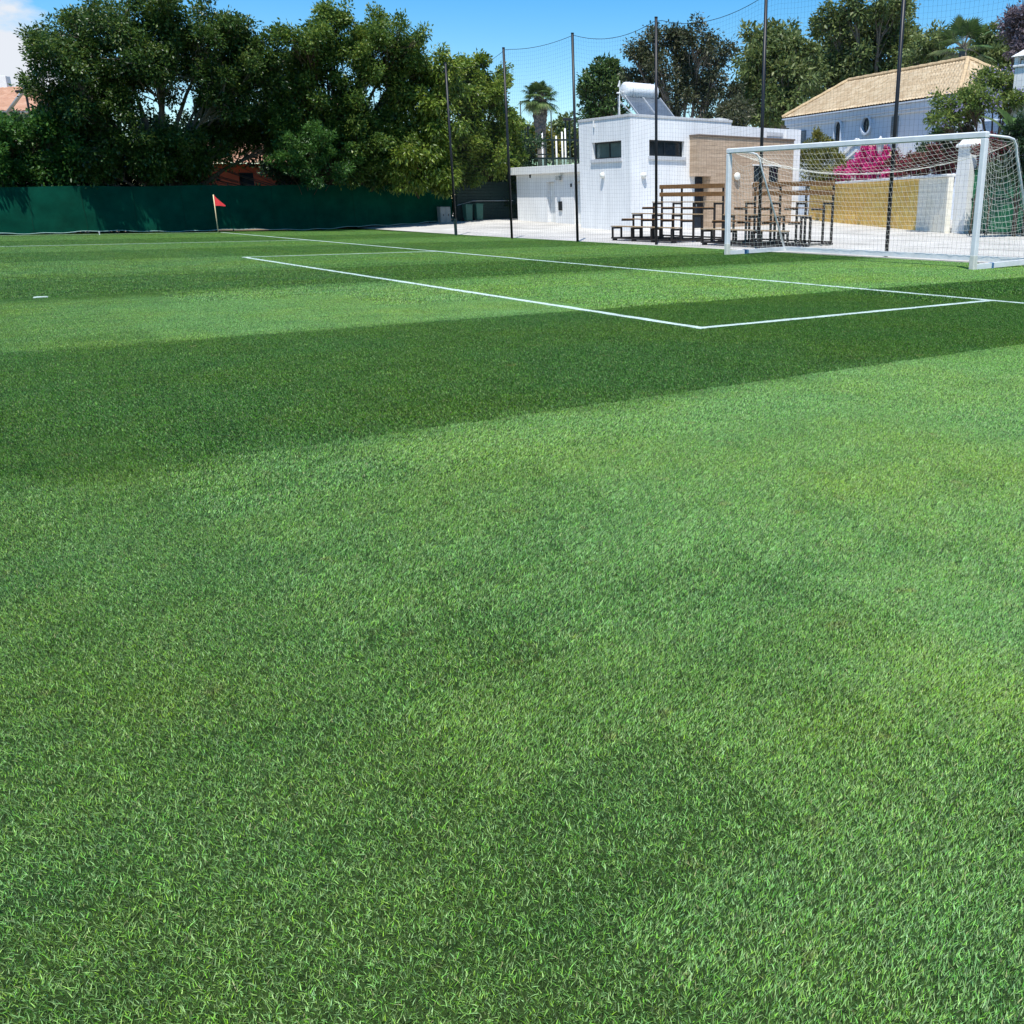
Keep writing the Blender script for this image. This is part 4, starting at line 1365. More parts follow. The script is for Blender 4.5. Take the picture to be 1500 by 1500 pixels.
def copy_tree(o, parent=None):
    c = o.copy(); COL.objects.link(c)
    if parent: c.parent = parent
    for ch in list(o.children): copy_tree(ch, c)
    return c
bl1 = copy_tree(bl0)
bl1.location = (19.86, 20.80, float(tz(20.9, 22.5)) + .0)
bl1["label"] = "wooden tiered bleacher seen through the goal net by the tan block"

# ------------------------------------------------------------------ lamp posts, masts and the padel court
def simple_pole(name, u, v0, D, zb, r, m, label, cat, group=None, v1=None):
    p = P(u, v0, D=D)
    o = MB().tube([(0, 0, zb), (0, 0, p[2])], r, 8).build(name, m, None, True)
    o.location = (p[0], p[1], 0)
    return tag(o, label, cat, group)
pole_l = [(794, 194, 70, "white court post directly right of the shaggy palm trunk"), (814.5, 199, 68, "shorter white court post left of the pair beside the clubhouse"),
          (823, 193, 68, "white court post, middle of the three beside the clubhouse wall"), (827.5, 188, 72, "tallest white court post nearest the clubhouse wall")]
for (u, v, D, lb) in pole_l:
    simple_pole("court_post", u, v, D, .3, .055, M['white_trim'], lb, "post", "white posts of the padel court")
for (u, v, D, lb) in ((762, 148, 82, "thin dark mast rising left of the shaggy palm"), (807, 162, 82, "thin dark mast rising right of the shaggy palm")):
    simple_pole("mast", u, v, D, .3, .05, M['court_steel'], lb, "mast", "thin masts by the palm")
def floodlight(u, v, D, wpx, label):
    p = P(u, v, D=D)
    e = empty("floodlight", (p[0], p[1], 0), math.atan2(-.6, .8), label, "floodlight", "floodlights over the padel court")
    s = D / 1483
    h = p[2]
    for k in (-1, 1):
        MB().tube([(k * wpx * s * .22, 0, .3), (k * wpx * s * .22, 0, h - .1)], .06, 8).build("mast", M['court_steel'], e)
    MB().box(-wpx * s / 2, wpx * s / 2, -.35, .35, h - .1, h + .06, .02).build("lamp_head", M['frame_dark'], e)
floodlight(771, 186.5, 76, 9, "twin-post floodlight standing left of the shaggy palm")
floodlight(831, 174.5, 76, 12, "twin-post floodlight standing by the clubhouse wall")

pc_ = empty("padel_court", (0, 0, 0), math.atan2(-.6, .8), label="green framed glass padel court cage behind the white annex", cat="sports court")
pa_ = P(742, 240, D=62); pb_ = P(870, 240, D=62)
pc_.location = (pa_[0], pa_[1], 0)
s = 62 / 1483; L_ = (870 - 742) * s
zt = P(780, 205, D=62)[2]; zm = P(780, 232, D=62)[2]; zg = P(780, 226, D=62)[2]
MB().tube([(0, 0, zt), (L_, 0, zt)], .05, square=True).build("top_beam", M['court_steel'], pc_)
MB().tube([(0, 0, zm), (L_, 0, zm)], .055, square=True).build("middle_beam", M['court_steel'], pc_)
MB().tube([(0, .1, zg), (2.6, .1, zg)], .035, square=True).build("glass_rail", M['court_steel'], pc_)
for u in (746, 765, 800, 809.5, 846):
    x = (u - 742) * s
    MB().tube([(x, 0, .2), (x, 0, zt + .05)], .06 if u > 805 and u < 812 else .035, square=True).build("upright", M['court_steel'], pc_)
def clear_glass():
    m = bpy.data.materials.new("court_glass"); m.use_nodes = True
    t = m.node_tree
    tr = t.nodes.new("ShaderNodeBsdfTransparent"); tr.inputs[0].default_value = (.62, .74, .70, 1)
    gl = t.nodes.new("ShaderNodeBsdfGlossy"); gl.inputs["Roughness"].default_value = .03
    mx = t.nodes.new("ShaderNodeMixShader"); mx.inputs[0].default_value = .10
    t.links.new(tr.outputs[0], mx.inputs[1]); t.links.new(gl.outputs[0], mx.inputs[2])
    t.links.new(mx.outputs[0], t.nodes["Material Output"].inputs[0])
    return m
M['court_glass'] = clear_glass()
for k in range(4):
    x0 = .2 + k * 1.28
    MB().box(x0, x0 + 1.24, .02, .035, .3, zm - .06).build("glass_pane", M['court_glass'], pc_)

# lantern among the bougainvillea
_x = (1288 - CAM_CX) / 1483.
_n = np.array([-(wb - wa)[1], (wb - wa)[0]])
DYL = float(_n @ wa) / float(_n @ np.array([.8 * _x + .6, .8 - .6 * _x])) + .7
lp = P(1288, 230, D=DYL)
e = empty("lantern_post", (lp[0], lp[1], 0), 0, "classic lantern on a slim post rising from the magenta bougainvillea", "lamp post")
zt = P(1288, 203, D=DYL)[2]; zb = P(1288, 226, D=DYL)[2]
MB().tube([(0, 0, .3), (0, 0, zb - .03)], .04, 8).build("post", M['steel'], e, True)
ln = MB().lathe((0, 0, zb), [(.06, -.03), (.09, .0), (.20, .44), (.20, .46)], 6).build("lamp_glass", mat("lantern_glass", (.55, .58, .55), .15, .05, 6), e)
MB().lathe((0, 0, zb), [(.24, .462), (.22, .50), (.07, .66), (.03, .74)], 6).build("lamp_cap", M['coping'], e)
# street lamp, mast and leaning strut behind the left hedge
p = P(46, 180, D=52)
e = empty("street_lamp", (p[0], p[1], 0), math.atan2(-.6, .8), "short black street lamp with a flat head above the left hedge", "street lamp")
zt = P(45, 135, D=52)[2]
MB().tube([(.0, 0, 0), (0, 0, zt), (-.16, 0, zt + .02)], .055, 8).build("post", M['black_metal'], e)
MB().box(-.48, -.14, -.1, .1, zt - .03, zt + .09, .02).build("lamp_head", M['black_metal'], e)
simple_pole("black_mast", 58, 98, 54, 0, .075, M['black_metal'], "thick black mast rising through the left edge of the big tree", "mast")
a_, b_ = P(10, 166, D=60), P(58, 101, D=60)
o = MB().tube([a_, b_], .10, 8).build("leaning_strut", M['steel'], None, True)
tag(o, "grey strut leaning over the terracotta roof at the far left", "strut")

# ------------------------------------------------------------------ vegetation
LF = {
 'ficus':   leaf_mat("ficus_leaf", [(.012, .032, .008), (.034, .080, .015), (.075, .140, .026), (.16, .20, .045)], .38, .36),
 'olive':   leaf_mat("yellow_green_leaf", [(.014, .042, .008), (.042, .095, .014), (.105, .180, .028), (.25, .32, .06)], .4, .32),
 'bright':  leaf_mat("bright_bush_leaf", [(.015, .050, .010), (.035, .105, .018), (.065, .165, .028), (.10, .21, .04)], .42, .35),
 'hang':    leaf_mat("hanging_leaf", [(.022, .055, .008), (.080, .145, .016), (.18, .26, .034), (.32, .37, .08)], .38, .36),
 'euc':     leaf_mat("eucalyptus_leaf", [(.035, .065, .022), (.085, .130, .036), (.145, .195, .055), (.22, .24, .09)], .5, .25),
 'brown':   leaf_mat("bronze_leaf", [(.014, .024, .010), (.034, .050, .018), (.070, .082, .032), (.15, .14, .085)], .45, .2),
 'citrus':  leaf_mat("glossy_green_leaf", [(.015, .045, .015), (.035, .085, .022), (.075, .135, .035), (.14, .20, .06)], .35, .28),
 'hedge':   leaf_mat("dark_hedge_leaf", [(.008, .024, .008), (.016, .045, .013), (.03, .07, .02), (.05, .10, .03)], .5, .25),
 'magenta': leaf_mat("magenta_bract", [(.30, .010, .085), (.48, .016, .15), (.62, .035, .22), (.70, .09, .30)], .6, .35),
 'rust':    leaf_mat("rust_and_red_bract", [(.03, .045, .015), (.07, .06, .02), (.22, .05, .05), (.38, .05, .10)], .6, .3),
 'mixed':   leaf_mat("golden_hedge_leaf", [(.03, .05, .01), (.09, .11, .02), (.20, .20, .035), (.30, .26, .05)], .5, .3),
 'jaca':    leaf_mat("jacaranda_leaf", [(.04, .085, .02), (.09, .155, .03), (.17, .24, .05), (.26, .32, .08)], .5, .35),
 'lilac':   leaf_mat("lilac_blossom", [(.20, .18, .36), (.28, .25, .46), (.36, .33, .55), (.45, .42, .62)], .7, .3),
 'dry':     leaf_mat("dry_seedpod_leaf", [(.10, .075, .075), (.16, .12, .13), (.22, .18, .22), (.30, .26, .32)], .7, .2),
 'palm':    leaf_mat("palm_frond_leaf", [(.02, .05, .015), (.055, .11, .03), (.12, .19, .055), (.24, .29, .11)], .45, .25),
 'strel':   leaf_mat("broad_leaf", [(.03, .075, .025), (.06, .13, .04), (.11, .20, .06), (.2, .29, .1)], .35, .3),
}

def leaf_cloud(centers, radii, per, ll, lw, g, droop=.25, tint0=None, out=None, sun_tint=.0):
    """leaves round the cluster centres; returns V, F, tint. each leaf is a folded diamond"""
    n = len(centers) * per
    C_ = np.repeat(centers, per, 0); Rr = np.repeat(radii, per)
    d = g.normal(size=(n, 3)); d /= np.linalg.norm(d, axis=1)[:, None]
    rad = Rr * g.uniform(.15, 1, n) ** .6
    pos = C_ + d * rad[:, None] * np.array([1, 1, .85])
    ax = d * .7 + g.normal(size=(n, 3)) * .6
    if out is not None: ax += np.repeat(out, per, 0) * .5
    ax[:, 2] -= droop
    ax /= np.linalg.norm(ax, axis=1)[:, None]
    nr = g.normal(size=(n, 3)) * .8 + np.array([0, 0, .9])
    sd = np.cross(ax, nr); sd /= np.linalg.norm(sd, axis=1)[:, None] + 1e-9
    nn = np.cross(sd, ax)
    L = ll * g.uniform(.6, 1.25, n)[:, None]; W = lw * g.uniform(.7, 1.2, n)[:, None]
    V = np.zeros((n, 4, 3))
    V[:, 0] = pos; V[:, 1] = pos + ax * L * .48 + sd * W * .5 + nn * W * .18
    V[:, 2] = pos + ax * L; V[:, 3] = pos + ax * L * .48 - sd * W * .5 + nn * W * .18
    b = (np.arange(n) * 4)[:, None]
    F = np.concatenate([b + np.array([[0, 1, 2]]), b + np.array([[0, 2, 3]])], 1).reshape(-1, 3)
    t = g.normal(.42, .17, n)
    if tint0 is not None: t = t + np.repeat(tint0, per)
    return V.reshape(-1, 3), F, np.repeat(np.clip(t, 0, 1), 4)

def crown_clusters(lobes, dens, cr, g, inner=.35):
    """cluster centres gathered in boughs: each lobe (x,y,z,r,rz) carries smaller tufts on its skin, with gaps between them"""
    A, O, K = [], [], []
    for li, l in enumerate(lobes):
        c = np.array(l[:3]); r_ = l[3]; rz = l[4] if len(l) > 4 else r_ * .85
        sc = np.array([r_, r_, rz])
        n = max(8, int(dens * r_ * r_))
        nt_ = max(5, n // 9)
        d = g.normal(size=(nt_, 3)); d[:, 2] += .12; d /= np.linalg.norm(d, axis=1)[:, None]
        tc = c + d * sc * g.uniform(.62, 1.06, nt_)[:, None]
        tr = r_ * g.uniform(.16, .36, nt_)
        pick = g.integers(0, nt_, n)
        q = g.normal(size=(n, 3)); q /= np.linalg.norm(q, axis=1)[:, None]
        p = tc[pick] + q * (tr[pick] * g.uniform(.3, 1, n) ** .5)[:, None] * np.array([1.1, 1.1, .75])
        m = int(n * inner)
        qi = g.normal(size=(m, 3)); qi /= np.linalg.norm(qi, axis=1)[:, None]
        pi_ = c + qi * sc * (g.uniform(.1, .72, m))[:, None]
        p = np.concatenate([p, pi_]); o = np.concatenate([(p[:n] - c) / sc, qi * .3])
        # shoots that break the outline
        ns_ = g.integers(2, 5)
        for _ in range(ns_):
            ds = g.normal(size=3); ds[2] = abs(ds[2]) * .9 + .25; ds /= np.linalg.norm(ds)
            tt = np.linspace(.95, g.uniform(1.2, 1.5), 4)[:, None]
            sh = c + ds * sc * tt + g.normal(0, .05 * r_, (4, 3))
            p = np.concatenate([p, sh, sh + g.normal(0, .06 * r_, (4, 3))]); o = np.concatenate([o, np.tile(ds, (8, 1))])
        keep = np.ones(len(p), bool)
        for lj, m_ in enumerate(lobes):
            if lj == li: continue
            e_ = (p - np.array(m_[:3])) / np.array([m_[3], m_[3], m_[4] if len(m_) > 4 else m_[3] * .85])
            keep &= ~((np.linalg.norm(e_, axis=1) < .5) & (g.uniform(size=len(p)) < .5))
        A.append(p[keep]); O.append(o[keep]); K.append(np.full(keep.sum(), li))
    return np.concatenate(A), np.concatenate(O), np.concatenate(K)

def tree(name, label, cat, base, lobes, leaf, ll=.17, lw=.075, dens=26, per=26, cr=.42, trunk=.16, stems=1, bark='bark', seed=1, group=None,
         droop=.25, twigs=.5, inner=.45, flowers=None, crown_name="crown", trunk_name="trunk"):
    g = np.random.default_rng(seed)
    e = empty(name, (base[0], base[1], base[2]), 0, label, cat, group)
    base = np.array(base, float)
    lobes = [np.array(l, float) for l in lobes]
    pts, outs, kk = crown_clusters(lobes, dens, cr, g, inner)
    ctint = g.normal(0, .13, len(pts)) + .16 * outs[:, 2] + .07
    rad = cr * g.uniform(.6, 1.25, len(pts))
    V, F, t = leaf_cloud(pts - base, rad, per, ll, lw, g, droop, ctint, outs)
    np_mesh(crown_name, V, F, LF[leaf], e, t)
    if flowers:
        lf, share, fl_, fw = flowers
        sel = g.uniform(size=len(pts)) < share
        V, F, t = leaf_cloud(pts[sel] + outs[sel] * cr * .6 - base, rad[sel] * .8, max(8, per // 2), fl_, fw, g, 0, None, None)
        np_mesh("blossom", V, F, LF[lf], e, t)
    tm = MB()
    zmid = min(l[2] for l in lobes)
    for li, l in enumerate(lobes):
        c = l[:3] - base
        # stems fan out from the base, each lobe has a limb of its own
        s = np.array([g.normal(0, .25 * (stems > 1)), g.normal(0, .2 * (stems > 1)), -.1])
        k1 = s + (c - s) * np.array([.18, .18, .42]) + g.normal(0, .08 * l[3], 3)
        k2 = s + (c - s) * np.array([.55, .55, .72]) + g.normal(0, .10 * l[3], 3)
        if stems == 1:
            s = np.array([0, 0, -.1]); k1 = np.array([0, 0, max(.4, (zmid - base[2]) * .55)]) + g.normal(0, .05, 3)
        r0 = trunk if stems == 1 else trunk * g.uniform(.5, .9)
        tm.tube([s, k1, k2, c], [r0, r0 * .8, r0 * .42, r0 * .16], 7, caps=False)
        idx = np.where(kk == li)[0]
        g.shuffle(idx)
        for j in idx[:int(len(idx) * twigs)]:
            p = pts[j] - base
            a = k2 + (c - k2) * g.uniform(.2, 1.)
            mid = (a + p) / 2 + g.normal(0, .1 * l[3], 3)
            tm.tube([a, mid, p], [r0 * .17, r0 * .11, .008], 4, caps=False)
    tm.build(trunk_name, M[bark], e, True)
    return e

def lob(D, items, flat=.85, dj=.8, seed=0):
    """lobes from (u, v, radius) read off the photo at ground distance D, jittered in depth"""
    g = np.random.default_rng(seed + 50)
    out = []
    for it in items:
        u, v, r_ = it[:3]
        dd = D + (it[3] if len(it) > 3 else g.uniform(-dj, dj))
        p = P(u, v, D=dd)
        rr = r_ * dd / 1483
        out.append((p[0], p[1], p[2], rr, rr * flat))
    return out
def DW(u):
    """ground distance at which the sight line through column u meets the windscreen line"""
    return 50.3 / (.8 - .6 * (u - CAM_CX) / 1483.)
def DY(u):
    """the same for the yard wall"""
    x = (u - CAM_CX) / 1483.
    n_ = np.array([-(wb - wa)[1], (wb - wa)[0]])
    return float(n_ @ wa) / float(n_ @ np.array([.8 * x + .6, .8 - .6 * x]))
def lobw(fn, off, items, flat=.85, dj=.5, seed=0):
    g = np.random.default_rng(seed + 50)
    out = []
    for it in items:
        u, v, r_ = it[:3]
        dd = fn(min(u, 1420)) + off + (it[3] if len(it) > 3 else g.uniform(-dj, dj))
        p = P(u, v, D=dd)
        rr = r_ * dd / 1483
        out.append((p[0], p[1], p[2], rr, rr * flat))
    return out
def basept(u, D, z=None):
    p = P(u, 300, D=D)
    return (p[0], p[1], 0.0 if z is None else z)

# --- left row behind the windscreen
tree("ficus_tree", "huge spreading dark ficus with pale fanned stems at the left behind the windscreen", "tree", basept(245, DW(245) + 2.4),
     lobw(DW, .2, [(112, 50, 46), (180, 36, 46), (250, 34, 46), (315, 48, 44, -.8), (352, 75, 34, -1.2), (82, 88, 36), (150, 95, 56), (235, 90, 60), (310, 108, 56), (375, 110, 36, -1.4), (398, 95, 28, -1.4),
              (72, 132, 28), (118, 150, 44), (182, 150, 40), (150, 205, 44, .2), (110, 190, 36, .6), (195, 225, 40, .2), (262, 226, 36, .2), (300, 232, 30, .4), (345, 165, 36, .8), (390, 165, 34, .8), (225, 256, 24, .3), (160, 250, 28, .3), (130, 256, 24, .3), (300, 185, 34, 1.2), (335, 205, 26, 1.8), (372, 195, 30, 1.2), (320, 140, 40, -1), (280, 256, 20, .4), (400, 215, 26, 1)], .85, 1.2, 1),
     'ficus', .17, .085, 38, 42, .46, .24, 3, 'bark', 11, "trees behind the windscreen", .15, .45, .5)
tree("garden_bush", "bright green rounded bush at the far left above the windscreen", "bush", basept(40, DW(40) + 2),
     lobw(DW, 1.0, [(-30, 200, 36), (15, 205, 34), (52, 190, 26), (80, 196, 20), (90, 222, 30), (35, 236, 36), (-10, 245, 36), (112, 238, 24), (70, 255, 30), (10, 268, 26)], .9, .5, 2),
     'bright', .19, .10, 40, 26, .36, .07, 4, 'bark_dark', 12, "bushes behind the windscreen", .1, .3)
tree("leafy_tree", "tall dense tree with yellow green tips in the middle of the left row", "tree", basept(505, DW(505) + 2.4),
     lobw(DW, -1.4, [(445, 62, 26), (478, 40, 22), (492, 68, 38), (545, 58, 34), (580, 66, 34), (535, 95, 42), (590, 100, 36), (470, 105, 38), (430, 110, 30), (410, 125, 32), (610, 92, 28), (520, 128, 38), (455, 140, 34), (580, 140, 34), (430, 170, 34, .6), (500, 165, 40, .6), (545, 190, 40, .6), (490, 195, 40, 1), (565, 225, 36, .4), (530, 250, 30, .4), (520, 215, 34, 0), (560, 258, 22, .2), (410, 190, 28, .8)], .85, 1, 3),
     'olive', .17, .085, 38, 42, .42, .26, 2, 'bark_dark', 13, "trees behind the windscreen", .15, .4)
tree("leafy_tree", "tree with drooping pale yellow green leaf sprays left of the first fence pole", "tree", basept(625, DW(625) + 2.4),
     lobw(DW, -1.4, [(640, 105, 24), (625, 138, 28), (655, 128, 26), (598, 165, 28), (640, 172, 34), (612, 205, 34), (650, 215, 32), (590, 230, 22, -.8), (630, 245, 30, -.6), (655, 260, 24, -.6), (600, 262, 22, -.5)], .95, .7, 4),
     'hang', .26, .095, 48, 28, .42, .16, 2, 'bark_dark', 14, "trees behind the windscreen", .9, .4)
tree("leafy_tree", "bright green tree behind the first two fence poles, beside the annex", "tree", basept(700, DW(700) + 2.6),
     lobw(DW, -.5, [(690, 108, 22), (708, 122, 26), (675, 140, 28), (718, 150, 26), (695, 170, 32), (735, 170, 18), (690, 205, 34), (728, 205, 28), (715, 240, 30), (685, 245, 30), (745, 235, 18), (755, 218, 10), (750, 185, 10)], .95, .7, 5),
     'hang', .20, .10, 48, 34, .40, .15, 2, 'bark_dark', 15, "trees behind the windscreen", .45, .4)
tree("garden_bush", "mid green fine leaved bush rising over the windscreen in the middle", "bush", basept(455, DW(455) + 1.6),
     lobw(DW, -2.2, [(430, 216, 20), (462, 206, 22), (490, 222, 18), (420, 244, 18), (450, 242, 26), (490, 248, 22), (508, 240, 14)], .9, .4, 6),
     'bright', .15, .06, 60, 26, .26, .05, 4, 'bark_dark', 16, "bushes behind the windscreen", .1, .3)
# hedge added behind the cloth to close the row and block light
hx = [basept(u, 49.5) for u in (340, 400, 470, 540, 600, 650)]
tree("dark_hedge", "dark low hedge added directly behind the windscreen cloth to block light", "hedge", basept(500, DW(500) + 1.2),
     [(p[0], p[1], z, 1.45, 1.0) for p in [basept(u, DW(u) + 3.0) for u in (10, 55, 100, 145, 190, 235, 280, 420, 460, 500, 525, 590, 625, 660, 695, 730, 755)] for z in (1.0, 2.6, 4.0)],
     'hedge', .20, .10, 26, 24, .42, .05, 6, 'bark_dark', 17, None, .1, .15)
tree("dark_hedge", "small dark hedge between the slatted fence and the white annex", "hedge", basept(757, DW(757) + .3, .35),
     lobw(DW, .2, [(750, 282, 10), (760, 290, 10), (758, 306, 10), (748, 305, 10)], 1.2, .2, 8), 'hedge', .14, .07, 110, 22, .2, .03, 4, 'bark_dark', 18, None, .1, .2)

# --- behind the padel court and the clubhouse
for k, (items, D, lf, lb) in enumerate([
    ([(755, 200, 18), (770, 215, 18), (745, 222, 18)], 92, 'olive', "low olive green tree left of the shaggy palm beyond the padel court"),
    ([(800, 218, 18), (785, 226, 14), (812, 228, 14)], 92, 'mixed', "low pale green tree under the shaggy palm beyond the padel court"),
    ([(822, 205, 16), (836, 195, 16), (830, 222, 20), (846, 215, 14)], 96, 'euc', "grey green tree behind the white court posts"),
    ]):
    tree("distant_tree", lb, "tree", basept(items[0][0], D), lob(D, items, .9, 1, 20 + k), lf, .45, .22, 14, 22, .8, .15, 1, 'bark_dark', 30 + k, "trees beyond the padel court", .2, .2)
tree("citrus_tree", "glossy green tree showing over the left end of the clubhouse roof", "tree", basept(880, 58),
     lob(58, [(882, 112, 16), (870, 128, 18), (895, 125, 18), (860, 148, 14), (885, 150, 24), (902, 145, 18), (868, 166, 16), (890, 172, 18)], .95, .8, 7),
     'citrus', .24, .12, 30, 24, .42, .13, 1, 'bark_dark', 21, None, .15, .3)
tree("bronze_tree", "dark bronze leaved tree behind the solar tank with a limb drooping over the roof", "tree", basept(1000, 56),
     lob(56, [(955, 78, 24), (990, 66, 22), (935, 92, 20), (1025, 72, 26), (1050, 85, 18), (970, 108, 28), (1010, 112, 28), (1045, 118, 26), (930, 125, 18), (950, 145, 24), (990, 150, 26), (1030, 150, 26), (1062, 145, 18), (1078, 168, 12, -6), (1080, 186, 8, -8), (1066, 172, 10, -5)], 1.0, 1.2, 8),
     'brown', .22, .09, 34, 28, .46, .20, 1, 'bark', 22, None, .5, .5, .3)

# --- the high belt behind the white house
tree("eucalyptus_tree", "broad green tree left of the white house roof, directly behind a fence pole", "tree", basept(1130, 78),
     lob(78, [(1110, 70, 22), (1150, 58, 24), (1100, 105, 24), (1135, 95, 30), (1165, 90, 26), (1110, 140, 30), (1150, 135, 34), (1178, 112, 26), (1130, 170, 28), (1165, 172, 28), (1180, 85, 20), (1090, 150, 22)], .9, 2, 9),
     'euc', .42, .17, 17, 24, .72, .35, 1, 'bark', 23, "tall trees behind the white house", .4, .3)
tree("eucalyptus_tree", "tallest broad crowned tree behind the white house, reaching the top edge", "tree", basept(1265, 84),
     lob(84, [(1222, 38, 22), (1252, 12, 22), (1290, 18, 22), (1312, 30, 20), (1240, 62, 28), (1285, 55, 30), (1318, 60, 26), (1210, 75, 26), (1260, 95, 34), (1305, 92, 30), (1215, 112, 32), (1335, 80, 20), (1190, 128, 26), (1245, 130, 34), (1300, 120, 28)], .9, 2.5, 10),
     'euc', .44, .18, 17, 24, .76, .42, 1, 'bark', 24, "tall trees behind the white house", .4, .3)
tree("eucalyptus_tree", "small rounded tree between the tall belt and the fan palm", "tree", basept(1358, 72),
     lob(72, [(1358, 72, 20), (1345, 90, 18), (1370, 95, 18), (1385, 105, 18)], .9, 1.5, 11), 'euc', .40, .16, 20, 22, .65, .2, 1, 'bark', 25, "tall trees behind the white house", .4, .3)
tree("eucalyptus_tree", "dense green tree right of the fan palm behind the chimney", "tree", basept(1465, 70),
     lob(70, [(1448, 72, 20), (1470, 84, 22), (1492, 80, 20), (1455, 100, 20), (1485, 105, 24), (1520, 90, 26), (1425, 95, 16)], .9, 1.5, 12), 'euc', .38, .16, 20, 24, .65, .2, 1, 'bark', 26, "tall trees behind the white house", .4, .3)
tree("jacaranda_tree", "bare lilac brown jacaranda top at the right edge above the green trees", "tree", basept(1490, 62),
     lob(62, [(1482, 34, 12), (1478, 52, 10), (1498, 30, 12), (1492, 56, 12), (1512, 42, 16), (1486, 74, 10)], 1.2, 1, 13), 'dry', .24, .10, 26, 16, .36, .13, 1, 'bark_dark', 27, None, .2, .8)

# --- garden in front of the white house
tree("jacaranda_tree", "young jacaranda with lilac blossom in front of the white house wall", "tree", basept(1446, 37, .4),
     lob(37, [(1440, 118, 16), (1455, 126, 18), (1420, 148, 20), (1392, 152, 18), (1410, 172, 20), (1382, 176, 16), (1470, 132, 18), (1490, 130, 16), (1475, 155, 20), (1440, 150, 14), (1505, 150, 20)], .62, .8, 14),
     'jaca', .16, .058, 90, 26, .30, .07, 1, 'bark_dark', 28, None, .2, .7, .3, ('lilac', .14, .10, .06))
tree("golden_hedge", "tall golden green hedge right of the white clubhouse pillar", "hedge", basept(1195, DY(1195) + 1.6, .45),
     lobw(DY, 1.6, [(1182, 222, 16), (1200, 215, 14), (1215, 228, 14), (1185, 245, 18), (1208, 248, 18), (1226, 243, 10), (1160, 235, 16), (1232, 256, 12), (1190, 265, 18), (1220, 268, 16)], 1, .5, 15), 'mixed', .16, .06, 70, 24, .26, .04, 4, 'bark_dark', 29, None, .1, .2)
tree("bougainvillea", "magenta bougainvillea mound spilling over the yellow wall", "bougainvillea", basept(1265, DY(1265) + 1.3, .4),
     lobw(DY, 1.3, [(1256, 249, 11), (1272, 238, 15), (1288, 235, 14), (1302, 243, 10), (1238, 258, 9), (1262, 256, 18), (1288, 258, 16), (1220, 262, 8), (1306, 262, 8)], .95, .4, 16), 'magenta', .10, .075, 110, 30, .20, .04, 4, 'bark_dark', 31, None, .1, .2)
tree("flowering_shrub", "loose shrub with rusty red flowers over the cream end of the wall", "shrub", basept(1350, DY(1350) + 1.3, .35),
     lobw(DY, 1.3, [(1318, 240, 14), (1338, 248, 14), (1358, 236, 16), (1378, 230, 16), (1395, 222, 14), (1400, 244, 14), (1372, 252, 14), (1345, 262, 12), (1320, 262, 10)], .9, .4, 17), 'rust', .12, .06, 110, 26, .22, .04, 4, 'bark_dark', 32, None, .1, .3)
tree("dark_shrub", "dark green shrub below the jacaranda behind the gate pillar", "shrub", basept(1385, DY(1385) + 2.6, .35),
     lobw(DY, 2.6, [(1370, 212, 14), (1390, 205, 14), (1355, 226, 12), (1385, 228, 16), (1408, 205, 12)], .95, .4, 18), 'hedge', .15, .06, 70, 22, .24, .04, 4, 'bark_dark', 33, None, .1, .3)
tree("tall_hedge", "tall dark hedge behind the green gate at the right edge", "hedge", basept(1500, 33, .3),
     lob(32.5, [(1492, 205, 14), (1505, 200, 20), (1496, 235, 16), (1515, 230, 22), (1478, 250, 14), (1500, 262, 16), (1530, 250, 26), (1455, 262, 12), (1520, 200, 24)], 1.1, .4, 19), 'hedge', .13, .05, 90, 26, .24, .05, 4, 'bark_dark', 34, None, .2, .2)
tree("rust_hedge", "brownish flowering hedge top seen through the side net of the goal", "hedge", basept(1445, 34, .3),
     lob(34.5, [(1440, 225, 10), (1452, 216, 10), (1462, 232, 12), (1448, 245, 10), (1470, 245, 10)], 1, .3, 20), 'rust', .11, .05, 90, 22, .2, .03, 4, 'bark_dark', 35, None, .1, .3)

# broad-leaved plant at the right edge
def broad_plant(u, D, v0, label):
    b = basept(u, D, .35)
    top = P(u, v0, D=D)[2]
    e = empty("broadleaf_plant", b, 0, label, "plant")
    g = np.random.default_rng(77)
    st, lv = MB(), [[], [], []]
    off = 0
    for k in range(16):
        a = g.uniform(0, 2 * math.pi); h = (top - b[2]) * g.uniform(.65, 1.0); sp = g.uniform(.15, .5)
        tip = np.array([math.cos(a) * sp, math.sin(a) * sp, h - .7])
        st.tube([(0, 0, -.1), tip * .5 + np.array([0, 0, .2]), tip], [.03, .022, .015], 5)
        n = 8
        dirn = np.array([math.cos(a) * .45, math.sin(a) * .45, .9]); dirn /= np.linalg.norm(dirn)
        sd = np.cross(dirn, [0, 0, 1]); sd /= np.linalg.norm(sd)
        V = []
        for i in range(n + 1):
            t = i / n
            c = tip + dirn * .95 * t + np.array([math.cos(a), math.sin(a), -.6]) * .45 * t * t
            wd = .17 * math.sin(math.pi * min(1, t * .95 + .05)) ** .7
            V += [c - sd * wd + [0, 0, .05], c, c + sd * wd + [0, 0, .05]]
        F = []
        for i in range(n):
            q_ = i * 3
            F += [(q_, q_ + 1, q_ + 4, q_ + 3), (q_ + 1, q_ + 2, q_ + 5, q_ + 4)]
        lv[0] += V; lv[1] += [tuple(x + off for x in f) for f in F]; lv[2] += [g.uniform(.2, .9)] * len(V)
        off += len(V)
    np_mesh("leaves", np.array(lv[0]), np.array(lv[1]), LF['strel'], e, np.array(lv[2]))
    st.build("stems", M['bark'], e, True)
broad_plant(1480, 35, 150, "broad pale green leaves rising behind the right goal post")

